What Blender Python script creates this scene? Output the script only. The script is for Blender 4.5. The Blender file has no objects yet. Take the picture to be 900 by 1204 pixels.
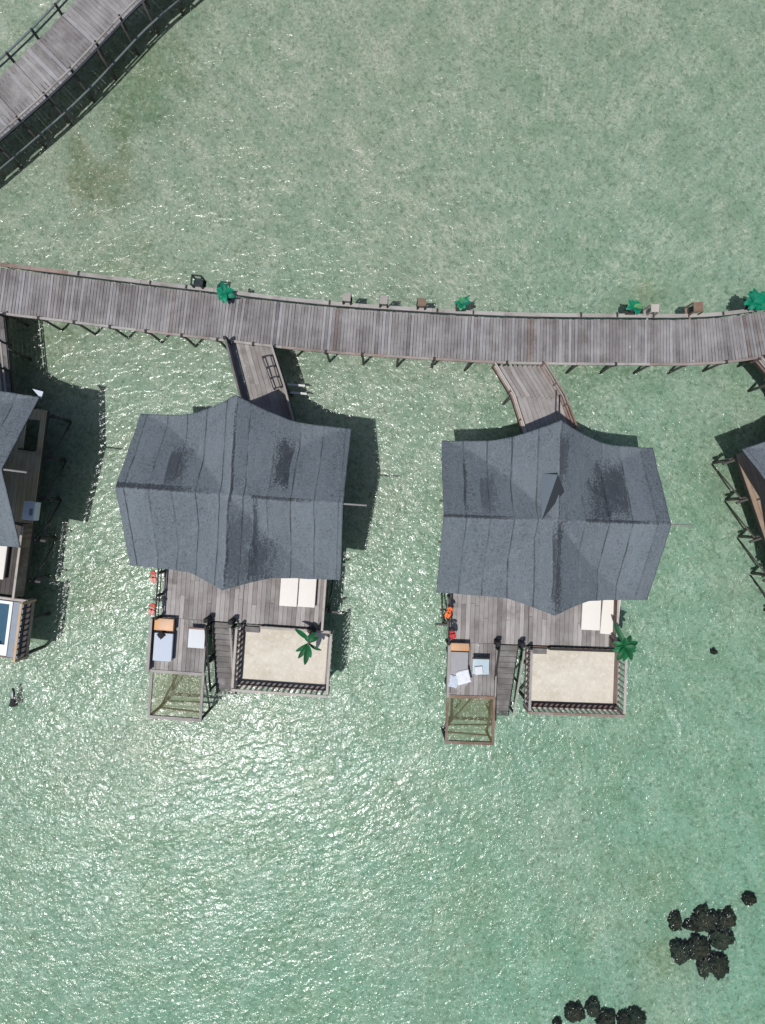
import bpy, bmesh, math, random
from mathutils import Vector, Matrix
random.seed(11)
R = math.radians
scene = bpy.context.scene
COL = scene.collection
H = 35.0          # camera height above the water
FPX = 835.0       # focal length in pixels of a 900 px wide picture
ZD = 1.8          # walking level of decks
ZB = -0.5         # sea bed
SUN = Vector((-0.212, -0.222, 1.0)).normalized()

def P(px, py, z=0.0):
    k = (H - z) / FPX
    return Vector(((px - 450) * k, (602 - py) * k, z))

# ------------------------------------------------------------------ node helpers
class NT:
    def __init__(s, name):
        m = bpy.data.materials.new(name); m.use_nodes = True
        s.m = m; s.t = m.node_tree; s.t.nodes.clear()
        s.out = s.n('ShaderNodeOutputMaterial')
    def n(s, typ, **kw):
        nd = s.t.nodes.new(typ)
        for k, v in kw.items(): setattr(nd, k, v)
        return nd
    def l(s, a, b): s.t.links.new(a, b)
    def put(s, sock, v):
        if v is None: return
        if isinstance(v, bpy.types.NodeSocket): s.l(v, sock)
        elif isinstance(v, (tuple, list)) and len(v) == 3 and sock.type == 'RGBA': sock.default_value = (*v, 1)
        else: sock.default_value = v
    def noise(s, vec, scale, detail=3, rough=0.5, dist=0.0, dims='3D'):
        nd = s.n('ShaderNodeTexNoise', noise_dimensions=dims)
        s.put(nd.inputs['Vector'], vec)
        nd.inputs['Scale'].default_value = scale; nd.inputs['Detail'].default_value = detail
        nd.inputs['Roughness'].default_value = rough; nd.inputs['Distortion'].default_value = dist
        return nd.outputs['Fac']
    def mth(s, op, a, b=None, c=None, clamp=False):
        nd = s.n('ShaderNodeMath', operation=op, use_clamp=clamp)
        s.put(nd.inputs[0], a); s.put(nd.inputs[1], b); s.put(nd.inputs[2], c)
        return nd.outputs[0]
    def rng(s, v, a, b, c=0.0, d=1.0, smooth=False):
        nd = s.n('ShaderNodeMapRange'); nd.clamp = True
        if smooth: nd.interpolation_type = 'SMOOTHSTEP'
        s.put(nd.inputs[0], v)
        for i, q in enumerate((a, b, c, d)): nd.inputs[i + 1].default_value = q
        return nd.outputs[0]
    def mix(s, f, a, b, mode='MIX'):
        nd = s.n('ShaderNodeMix', data_type='RGBA', blend_type=mode)
        s.put(nd.inputs[0], f); s.put(nd.inputs[6], a); s.put(nd.inputs[7], b)
        return nd.outputs[2]
    def scale(s, vec, sc):
        nd = s.n('ShaderNodeMapping'); s.put(nd.inputs[0], vec); nd.inputs['Scale'].default_value = sc
        return nd.outputs[0]
    def bump(s, h, strength=0.3, dist=0.02):
        nd = s.n('ShaderNodeBump'); s.put(nd.inputs['Height'], h)
        nd.inputs['Strength'].default_value = strength; nd.inputs['Distance'].default_value = dist
        return nd.outputs[0]
    def tilt(s, vec, off=(3.1, 7.7, 2.3)):
        nd = s.n('ShaderNodeMapping'); s.put(nd.inputs[0], vec)
        nd.inputs['Rotation'].default_value = (0.71, 0.43, 0.9); nd.inputs['Location'].default_value = off
        return nd.outputs[0]
    def obj(s): return s.n('ShaderNodeTexCoord').outputs['Object']
    def pos(s): return s.n('ShaderNodeNewGeometry').outputs['Position']
    def uv(s): return s.n('ShaderNodeTexCoord').outputs['UV']
    def island(s): return s.n('ShaderNodeNewGeometry').outputs['Random Per Island']
    def princ(s, col, rough=0.7, nrm=None, spec=0.3, **kw):
        b = s.n('ShaderNodeBsdfPrincipled')
        s.put(b.inputs['Base Color'], col); s.put(b.inputs['Roughness'], rough)
        b.inputs['Specular IOR Level'].default_value = spec
        if nrm is not None: s.l(nrm, b.inputs['Normal'])
        for k, v in kw.items(): s.put(b.inputs[k], v)
        s.l(b.outputs[0], s.out.inputs['Surface'])
        return s.m

def ramp3(t, f, cols):
    nd = t.n('ShaderNodeValToRGB'); t.put(nd.inputs[0], f)
    el = nd.color_ramp.elements
    while len(el) < len(cols): el.new(0.5)
    for e, (p, c) in zip(el, cols): e.position = p; e.color = (*c, 1)
    return nd.outputs[0]

def wood(name, cols, grain=0.5, rough=0.8, worn=1.0):
    """weathered planks; u runs along the plank in metres"""
    t = NT(name); uv = t.uv(); isl = t.island()
    base = ramp3(t, isl, cols)
    g = t.noise(t.scale(uv, (1.6, 38, 1)), 1.0, 4, 0.6)
    blot = t.noise(t.obj(), 1.3, 4, 0.6)
    fine = t.noise(t.scale(uv, (9, 60, 1)), 1.0, 2, 0.5)
    zone = t.noise(t.tilt(t.obj()), 0.35, 3, 0.6)
    base = t.mix(t.rng(zone, 0.36, 0.5, 0.3, 0), base, (0.1, 0.09, 0.085))
    base = t.mix(t.rng(zone, 0.52, 0.66, 0, 0.35 * worn), base, (0.34, 0.325, 0.315))
    c = t.mix(t.rng(g, 0.35, 0.7, 0, grain), base, (0.045, 0.04, 0.038))
    c = t.mix(t.rng(blot, 0.45, 0.72, 0, 0.4 * worn), c, (0.36, 0.35, 0.34))
    c = t.mix(t.rng(blot, 0.3, 0.42, 0.35, 0.0), c, (0.07, 0.062, 0.058))
    c = t.mix(t.rng(fine, 0.6, 0.75, 0, 0.3 * worn), c, (0.4, 0.38, 0.36))
    vo = t.n('ShaderNodeTexVoronoi'); t.put(vo.inputs['Vector'], t.obj()); vo.inputs['Scale'].default_value = 1.1
    c = t.mix(t.mth('MULTIPLY', t.rng(t.mth('ADD', vo.outputs['Distance'], t.mth('MULTIPLY', fine, 0.06)), 0.05, 0.085, 0.8, 0), t.rng(blot, 0.5, 0.55)), c, (0.6, 0.6, 0.58))
    return t.princ(c, rough, t.bump(t.mth('ADD', g, fine), 0.35, 0.006))

def plain(name, col, rough=0.6, var=0.25, scale=6.0, dark=None, spec=0.3):
    t = NT(name); o = t.obj()
    n1 = t.noise(o, scale, 4, 0.6); n2 = t.noise(o, scale * 7, 2, 0.5)
    d = dark or tuple(q * 0.55 for q in col)
    c = t.mix(t.rng(n1, 0.35, 0.7, 0, var), col, d)
    c = t.mix(t.rng(n2, 0.55, 0.75, 0, var * 0.6), c, tuple(min(1, q * 1.25) for q in col))
    return t.princ(c, rough, t.bump(n2, 0.15, 0.004), spec)

M = {}
G3 = lambda a, b, c: [(0.0, a), (0.5, b), (1.0, c)]
M['boards'] = wood('weathered_boards', [(0, (0.13, 0.117, 0.116)), (0.12, (0.18, 0.163, 0.16)), (0.5, (0.215, 0.197, 0.195)), (0.8, (0.25, 0.233, 0.232)), (0.93, (0.31, 0.305, 0.315)), (0.985, (0.165, 0.12, 0.105))], 0.45)
M['deck'] = wood('weathered_deck', [(0, (0.17, 0.152, 0.145)), (0.35, (0.26, 0.235, 0.223)), (0.75, (0.32, 0.29, 0.277)), (1, (0.42, 0.39, 0.375))], 0.45)
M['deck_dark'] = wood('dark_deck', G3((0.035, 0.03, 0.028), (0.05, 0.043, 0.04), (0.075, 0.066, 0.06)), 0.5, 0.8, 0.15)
M['tread'] = wood('stair_boards', G3((0.10, 0.095, 0.09), (0.14, 0.13, 0.125), (0.2, 0.185, 0.18)), 0.5)
M['ramp'] = wood('ramp_boards', G3((0.2, 0.175, 0.165), (0.26, 0.235, 0.22), (0.34, 0.31, 0.295)), 0.4)
M['pale_wood'] = wood('pale_rail_wood', G3((0.36, 0.31, 0.26), (0.42, 0.37, 0.32), (0.5, 0.45, 0.4)), 0.3)
M['grey_wood'] = wood('grey_rail_wood', G3((0.26, 0.24, 0.215), (0.32, 0.29, 0.26), (0.38, 0.35, 0.32)), 0.4)
M['red_wood'] = wood('red_brown_wood', G3((0.16, 0.085, 0.062), (0.21, 0.12, 0.09), (0.27, 0.17, 0.13)), 0.35)
M['brown_wood'] = wood('brown_wood', G3((0.12, 0.07, 0.04), (0.17, 0.1, 0.06), (0.24, 0.15, 0.095)), 0.4)
M['edge_wood'] = wood('weathered_edge_boards', G3((0.2, 0.14, 0.115), (0.26, 0.19, 0.16), (0.3, 0.24, 0.21)), 0.4)
M['side_deck_plain'] = wood('brown_boards_plain', G3((0.24, 0.17, 0.11), (0.3, 0.21, 0.14), (0.36, 0.27, 0.19)), 0.45, 0.8, 0.4)
M['border'] = wood('terrace_border_boards', G3((0.13, 0.115, 0.105), (0.16, 0.145, 0.13), (0.2, 0.18, 0.165)), 0.5)
M['border_red'] = wood('red_border_boards', G3((0.10, 0.06, 0.05), (0.13, 0.08, 0.065), (0.17, 0.11, 0.09)), 0.5, 0.8, 0.3)
M['gold_wood'] = wood('golden_wood', G3((0.42, 0.24, 0.08), (0.46, 0.27, 0.1), (0.5, 0.31, 0.13)), 0.2, 0.5)
M['orange_wood'] = wood('orange_varnished_wood', G3((0.5, 0.21, 0.045), (0.54, 0.24, 0.055), (0.56, 0.26, 0.07)), 0.2, 0.4)
M['side_deck'] = wood('brown_side_boards', G3((0.5, 0.37, 0.19), (0.58, 0.45, 0.25), (0.62, 0.5, 0.31)), 0.35)
M['pile'] = plain('wet_pile', (0.075, 0.07, 0.06), 0.7, 0.6, 3.0)
M['dark_wood'] = plain('dark_stained_wood', (0.03, 0.028, 0.026), 0.7, 0.5, 4.0)
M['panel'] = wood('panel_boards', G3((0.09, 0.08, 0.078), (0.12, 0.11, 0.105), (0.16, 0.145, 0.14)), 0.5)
M['black'] = plain('black_cloth', (0.018, 0.018, 0.02), 0.8, 0.3, 8.0)
M['black_metal'] = plain('black_metal', (0.02, 0.02, 0.022), 0.45, 0.3, 8.0)
M['cream'] = plain('cream_cushion', (0.66, 0.625, 0.575), 0.9, 0.14, 3.0, (0.52, 0.48, 0.43))
M['white'] = plain('white_cushion', (0.56, 0.57, 0.58), 0.9, 0.15, 4.0, (0.4, 0.41, 0.43))
M['bluewhite'] = plain('bluish_white_cushion', (0.44, 0.48, 0.54), 0.9, 0.15, 4.0, (0.34, 0.37, 0.42))
M['grey_cloth'] = plain('grey_mattress', (0.3, 0.295, 0.3), 0.9, 0.2, 5.0)
M['pale_blue'] = plain('pale_blue_top', (0.38, 0.46, 0.5), 0.5, 0.3, 5.0)
M['towel'] = plain('white_towel', (0.62, 0.63, 0.66), 0.95, 0.15, 9.0)
M['plaster'] = plain('timber_wall', (0.28, 0.22, 0.15), 0.8, 0.4, 2.0)
M['pipe_white'] = plain('white_pipe', (0.55, 0.56, 0.54), 0.5, 0.3, 6.0)
M['pipe_grey'] = plain('grey_pipe', (0.12, 0.14, 0.14), 0.6, 0.4, 4.0)
M['metal_white'] = plain('white_enamel', (0.6, 0.61, 0.62), 0.4, 0.15, 5.0)
M['grey_metal'] = plain('grey_slats', (0.22, 0.23, 0.24), 0.4, 0.2, 5.0)
M['pool_rim'] = plain('white_pool_rim', (0.7, 0.71, 0.7), 0.5, 0.12, 5.0)
M['pool_grey'] = plain('grey_terrace', (0.24, 0.27, 0.31), 0.7, 0.3, 3.0)
M['pink'] = plain('faded_pink', (0.62, 0.25, 0.22), 0.85, 0.3, 9.0, (0.6, 0.4, 0.36))
M['red'] = plain('red_vest', (0.55, 0.03, 0.03), 0.8, 0.2, 9.0)
M['coral_red'] = plain('coral_red_strap', (0.6, 0.1, 0.07), 0.8, 0.2, 9.0)
M['orange'] = plain('orange_vest', (0.75, 0.16, 0.045), 0.8, 0.2, 9.0)
M['pot'] = plain('dark_pot', (0.03, 0.028, 0.026), 0.6, 0.3, 6.0)
M['trunk'] = plain('plant_stem', (0.16, 0.13, 0.08), 0.8, 0.5, 12.0)
M['sandfloor'] = None

def m_sandfloor():
    t = NT('sandy_terrace_floor'); o = t.obj()
    a = t.noise(o, 0.9, 5, 0.65, 0.6); b = t.noise(o, 5, 5, 0.7); c3 = t.noise(o, 45, 2, 0.6)
    c = t.mix(t.rng(a, 0.38, 0.66), (0.58, 0.535, 0.45), (0.48, 0.43, 0.345))
    c = t.mix(t.rng(b, 0.52, 0.66, 0, 0.6), c, (0.68, 0.655, 0.6))
    c = t.mix(t.rng(b, 0.3, 0.4, 0.5, 0), c, (0.3, 0.255, 0.185))
    c = t.mix(t.rng(c3, 0.35, 0.7, 0, 0.35), c, (0.33, 0.29, 0.22))
    return t.princ(c, 0.9, t.bump(t.mth('ADD', b, c3), 0.3, 0.015))
M['sandfloor'] = m_sandfloor()

def m_leaf(name, c1, c2):
    t = NT(name); isl = t.n('ShaderNodeObjectInfo').outputs['Random']
    n = t.noise(t.obj(), 6, 3)
    c = t.mix(isl, c1, c2)
    c = t.mix(t.rng(n, 0.4, 0.7, 0, 0.45), c, tuple(q * 0.55 for q in c1))
    b = t.n('ShaderNodeBsdfPrincipled'); t.put(b.inputs['Base Color'], c)
    b.inputs['Roughness'].default_value = 0.5; b.inputs['Specular IOR Level'].default_value = 0.25
    tr = t.n('ShaderNodeBsdfTranslucent'); t.put(tr.inputs[0], c)
    mx = t.n('ShaderNodeMixShader'); mx.inputs[0].default_value = 0.2
    t.l(b.outputs[0], mx.inputs[1]); t.l(tr.outputs[0], mx.inputs[2]); t.l(mx.outputs[0], t.out.inputs[0])
    return t.m
M['leaf'] = m_leaf('broad_leaf', (0.012, 0.15, 0.05), (0.012, 0.07, 0.026))
M['leaf_em'] = m_leaf('emerald_leaf', (0.003, 0.25, 0.13), (0.003, 0.15, 0.085))
M['leaf_lime'] = m_leaf('lime_leaf', (0.15, 0.33, 0.12), (0.03, 0.3, 0.14))

def m_roof(name, seed, patches):
    t = NT(name); o = t.obj()
    sep = t.n('ShaderNodeSeparateXYZ'); t.l(o, sep.inputs[0])
    x, y = sep.outputs[0], sep.outputs[1]
    wob = t.noise(t.scale(o, (0.5, 0.55, 0)), 1.0, 2, 0.5)
    xs = t.mth('ADD', t.mth('ADD', t.mth('MULTIPLY', x, 1 / 0.96), seed * 0.37), t.mth('MULTIPLY', wob, 0.16))
    fr = t.mth('FRACT', xs); idx = t.mth('FLOOR', xs)
    w = t.n('ShaderNodeTexWhiteNoise', noise_dimensions='1D'); t.put(w.inputs['W'], t.mth('ADD', idx, seed * 3.1))
    strip = w.outputs[0]
    gran = t.noise(o, 9, 3, 0.75); gran2 = t.noise(o, 24, 2, 0.6)
    crk = t.noise(t.scale(o, (5.0, 1.2, 1)), 1.0, 5, 0.7, 0.8)
    big = t.noise(t.scale(o, (0.8, 0.35, 0.2)), 1.0, 3, 0.6)
    base = t.mix(strip, (0.104, 0.121, 0.134), (0.133, 0.153, 0.168))
    base = t.mix(t.rng(big, 0.42, 0.66, 0, 0.4), base, (0.082, 0.098, 0.112))
    fl = t.mth('MULTIPLY', t.rng(gran, 0.5, 0.62), t.rng(t.mth('ADD', t.mth('MULTIPLY', crk, 0.6), t.mth('MULTIPLY', big, 0.45)), 0.42, 0.66))
    base = t.mix(t.mth('MULTIPLY', fl, 0.8), base, (0.03, 0.036, 0.043))
    base = t.mix(t.rng(gran2, 0.52, 0.68, 0, 0.5), base, (0.2, 0.228, 0.25))
    base = t.mix(t.rng(gran, 0.28, 0.42, 0.4, 0), base, (0.178, 0.2, 0.218))
    # worn bitumen, and dark lines along the ridges: one edge follows a lap, the other side frays out
    fray = t.mth('ADD', t.mth('MULTIPLY', t.mth('SUBTRACT', t.noise(o, 13, 4, 0.8), 0.5), 3.2), t.mth('MULTIPLY', t.mth('SUBTRACT', crk, 0.5), 2.0))
    for (xe, wd, y0, y1, amt) in patches:
        xw = t.mth('ADD', x, t.mth('MULTIPLY', t.mth('SUBTRACT', wob, 0.5), 0.3))
        u = t.mth('DIVIDE', t.mth('SUBTRACT', xw, xe), wd)
        inside = t.rng(u, -0.03, 0.0)
        v = t.mth('ABSOLUTE', t.mth('DIVIDE', t.mth('SUBTRACT', y, (y0 + y1) / 2), (y1 - y0) / 2))
        d = t.mth('ADD', t.mth('MAXIMUM', u, v), t.mth('MULTIPLY', fray, 0.75))
        base = t.mix(t.mth('MULTIPLY', inside, t.rng(d, 0.72, 0.9, amt, 0)), base, (0.03, 0.035, 0.042))
    # lap seams: some strong, some faint, all broken
    br = t.noise(t.scale(o, (0.3, 1.1, 0.6)), 1.0, 4, 0.65)
    sw = t.mth('ADD', t.mth('MULTIPLY', t.mth('SUBTRACT', gran, 0.5), 0.06), fr)
    seam = t.mth('MULTIPLY', t.rng(sw, 0.015, 0.07, 1, 0), t.rng(br, 0.36, 0.56, 0.2, 1.0))
    seam = t.mth('MULTIPLY', seam, t.rng(strip, 0.0, 0.75, 0.35, 1.0))
    base = t.mix(t.mth('MULTIPLY', seam, 0.95), base, (0.016, 0.018, 0.022))
    wn = t.noise(t.scale(o, (1.5, 0.5, 1)), 1.2, 4, 0.6, 1.5)
    pale = t.mth('MULTIPLY', t.rng(wn, 0.49, 0.5, 0, 1), t.rng(wn, 0.5, 0.512, 1, 0))
    base = t.mix(t.mth('MULTIPLY', pale, 0.35), base, (0.24, 0.26, 0.28))
    hgt = t.mth('ADD', t.mth('ADD', t.mth('MULTIPLY', gran, 0.7), t.mth('MULTIPLY', gran2, 0.4)), t.mth('ADD', t.mth('MULTIPLY', t.rng(fr, 0, 0.06), 0.8), t.mth('MULTIPLY', crk, 0.5)))
    return t.princ(base, 0.75, t.bump(hgt, 0.8, 0.04), 0.3)
M['under_roof'] = plain('roof_underside', (0.035, 0.033, 0.032), 0.8, 0.3, 2.0)
M['felt_lit'] = plain('lit_vent_felt', (0.16, 0.19, 0.215), 0.8, 0.3, 20.0)
M['felt_shaded'] = plain('shaded_vent_felt', (0.03, 0.034, 0.04), 0.8, 0.3, 20.0)  # shaded side of the roof vent, painted near-black

def m_net():
    t = NT('rope_net'); o = t.obj()
    sep = t.n('ShaderNodeSeparateXYZ'); t.l(o, sep.inputs[0])
    def grid(c): return t.rng(t.mth('ABSOLUTE', t.mth('SUBTRACT', t.mth('FRACT', t.mth('MULTIPLY', c, 17.0)), 0.5)), 0.24, 0.27, 0, 1)
    g = t.mth('MAXIMUM', grid(sep.outputs[0]), grid(sep.outputs[1]))
    d = t.n('ShaderNodeBsdfDiffuse'); t.put(d.inputs[0], (0.2, 0.175, 0.075))
    tr = t.n('ShaderNodeBsdfTransparent')
    mx = t.n('ShaderNodeMixShader'); t.l(t.mth('MULTIPLY', g, 0.42), mx.inputs[0])
    t.l(tr.outputs[0], mx.inputs[1]); t.l(d.outputs[0], mx.inputs[2]); t.l(mx.outputs[0], t.out.inputs[0])
    return t.m
M['net'] = m_net()

def m_glass():
    t = NT('dark_window_glass')
    return t.princ((0.02, 0.035, 0.035), 0.08, None, 0.5)
M['glass'] = m_glass()

def m_poolwater():
    t = NT('blue_pool_water'); o = t.obj()
    n = t.noise(o, 5, 3, 0.5, 0.5)
    return t.princ(t.mix(n, (0.03, 0.075, 0.12), (0.045, 0.11, 0.16)), 0.06, t.bump(n, 0.2, 0.02), 0.5)
M['pool_water'] = m_poolwater()

def m_coral(name, c1, c2):
    t = NT(name); o = t.obj()
    n = t.noise(o, 7, 4, 0.7); n2 = t.noise(o, 22, 3, 0.6)
    c = t.mix(t.rng(n, 0.35, 0.65), c1, c2)
    c = t.mix(t.rng(n2, 0.62, 0.75, 0, 0.4), c, (0.07, 0.066, 0.045))
    return t.princ(c, 0.9, t.bump(t.mth('ADD', n, n2), 0.6, 0.03), 0.05)
M['coral'] = m_coral('dark_coral', (0.034, 0.033, 0.023), (0.048, 0.05, 0.034))
M['coral_green'] = m_coral('green_coral', (0.036, 0.044, 0.032), (0.052, 0.058, 0.04))

def m_seabed():
    t = NT('sandy_seabed'); p = t.pos(); tp = t.tilt(p)
    sep = t.n('ShaderNodeSeparateXYZ'); t.l(p, sep.inputs[0]); x, y = sep.outputs[0], sep.outputs[1]
    big = t.noise(tp, 0.09, 4, 0.55, 0.4); mid = t.noise(tp, 0.5, 5, 0.6, 0.3)
    peb = t.noise(tp, 5.5, 4, 0.65, 0.4); rub = t.noise(tp, 3.1, 4, 0.7, 0.5)
    # sand / sea grass stain varies over the flat; deeper teal bottom towards the south-east
    se = t.rng(t.mth('ADD', t.mth('ADD', t.mth('MULTIPLY', x, 0.5), t.mth('MULTIPLY', y, -1.0)), t.mth('MULTIPLY', big, 10)), -18, 30)
    c = t.mix(se, (0.385, 0.378, 0.328), (0.285, 0.41, 0.335))
    c = t.mix(t.rng(mid, 0.42, 0.68, 0, 0.4), c, (0.235, 0.30, 0.2))
    c = t.mix(t.rng(big, 0.47, 0.66, 0, 0.45), c, (0.42, 0.385, 0.335))
    for px, py, r, col, a in ((112, 205, 3.0, (0.17, 0.15, 0.06), 0.62), (175, 105, 3.6, (0.12, 0.17, 0.075), 0.62), (140, 330, 3.5, (0.2, 0.22, 0.1), 0.3),
                              (560, 1060, 2.6, (0.24, 0.27, 0.14), 0.3), (775, 1040, 2.4, (0.24, 0.27, 0.14), 0.4), (776, 1125, 1.7, (0.22, 0.23, 0.1), 0.5),
                              (120, 690, 2.5, (0.18, 0.2, 0.09), 0.5), (690, 430, 3, (0.2, 0.24, 0.13), 0.3), (760, 345, 2, (0.25, 0.24, 0.13), 0.5), (850, 560, 3, (0.16, 0.22, 0.13), 0.45), (60, 420, 3, (0.17, 0.2, 0.1), 0.4)):
        q = P(px, py, ZB)
        vd = t.n('ShaderNodeVectorMath', operation='DISTANCE'); t.l(p, vd.inputs[0]); vd.inputs[1].default_value = q
        f = t.mth('MULTIPLY', t.rng(t.mth('ADD', vd.outputs['Value'], t.mth('MULTIPLY', t.mth('SUBTRACT', mid, 0.5), r * 3)), r * 0.1, r, a, 0, True), t.rng(rub, 0.3, 0.6, 0.55, 1.0))
        c = t.mix(f, c, col)
    c = t.mix(t.rng(rub, 0.53, 0.62, 0, 0.42), c, (0.14, 0.17, 0.115))
    c = t.mix(t.rng(peb, 0.36, 0.43, 0.5, 0), c, (0.10, 0.135, 0.095))
    c = t.mix(t.rng(peb, 0.57, 0.66, 0, 0.6), c, (0.55, 0.55, 0.49))
    return t.princ(c, 0.95, t.bump(t.mth('ADD', peb, rub), 0.6, 0.08), 0.05)

def m_water():
    t = NT('clear_lagoon_water'); p = t.pos(); tp = t.tilt(p)
    wind = t.noise(tp, 0.22, 3, 0.6, 0.3)
    a = t.noise(t.tilt(t.scale(p, (1.0, 1.5, 1))), 1.5, 3, 0.55, 0.8)
    b = t.noise(t.tilt(t.scale(p, (1.25, 0.95, 1))), 5.0, 3, 0.6, 0.6)
    swell = t.noise(t.tilt(t.scale(p, (0.45, 1.0, 1))), 0.55, 2, 0.5)
    h = t.mth('ADD', t.mth('MULTIPLY', a, 0.55), t.mth('MULTIPLY', b, 0.26))
    h = t.mth('MULTIPLY', h, t.rng(wind, 0.3, 0.7, 0.55, 1.3))
    h = t.mth('MULTIPLY', t.mth('ADD', h, t.mth('MULTIPLY', swell, 0.6)), 0.12)
    # skewed wavelets: long gentle backs, short steep fronts
    sp = t.n('ShaderNodeSeparateXYZ'); t.l(p, sp.inputs[0])
    ph = t.mth('FRACT', t.mth('ADD', t.mth('ADD', t.mth('MULTIPLY', sp.outputs[1], 1.9), t.mth('MULTIPLY', sp.outputs[0], -0.55)), t.mth('MULTIPLY', t.noise(tp, 1.7, 2, 0.5), 2.6)))
    saw = t.mth('SMOOTH_MIN', t.mth('SUBTRACT', 1.0, ph), t.mth('MULTIPLY', ph, 1.75), 0.25)
    h = t.mth('ADD', h, t.mth('MULTIPLY', saw, 0.025))
    nrm = t.bump(h, 1.0, 1.0)
    # caustics: filaments of gathered light painted into the sheet's transparent colour
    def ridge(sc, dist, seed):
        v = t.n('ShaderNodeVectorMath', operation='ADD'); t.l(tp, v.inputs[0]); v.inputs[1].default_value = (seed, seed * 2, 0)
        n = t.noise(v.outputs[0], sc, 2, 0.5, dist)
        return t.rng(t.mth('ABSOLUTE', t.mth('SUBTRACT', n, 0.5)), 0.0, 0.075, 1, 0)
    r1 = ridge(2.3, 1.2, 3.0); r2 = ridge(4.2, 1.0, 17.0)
    caustic = t.mth('MULTIPLY', t.mth('ADD', t.mth('MULTIPLY', r1, 0.5), t.mth('MULTIPLY', r2, 0.7)), t.rng(t.noise(tp, 0.8, 3, 0.6), 0.35, 0.65, 0.25, 1.15), clamp=True)
    col = t.mix(caustic, (0.65, 0.765, 0.71), (0.99, 1.0, 0.985))
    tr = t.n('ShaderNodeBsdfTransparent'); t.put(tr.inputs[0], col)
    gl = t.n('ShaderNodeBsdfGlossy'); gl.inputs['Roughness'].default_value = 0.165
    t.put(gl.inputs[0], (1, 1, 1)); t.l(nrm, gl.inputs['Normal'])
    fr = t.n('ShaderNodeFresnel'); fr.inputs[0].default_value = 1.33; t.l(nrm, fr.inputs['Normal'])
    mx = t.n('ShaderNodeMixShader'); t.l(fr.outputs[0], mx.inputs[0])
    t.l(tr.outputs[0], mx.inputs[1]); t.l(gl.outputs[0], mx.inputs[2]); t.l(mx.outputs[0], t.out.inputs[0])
    return t.m

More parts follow.
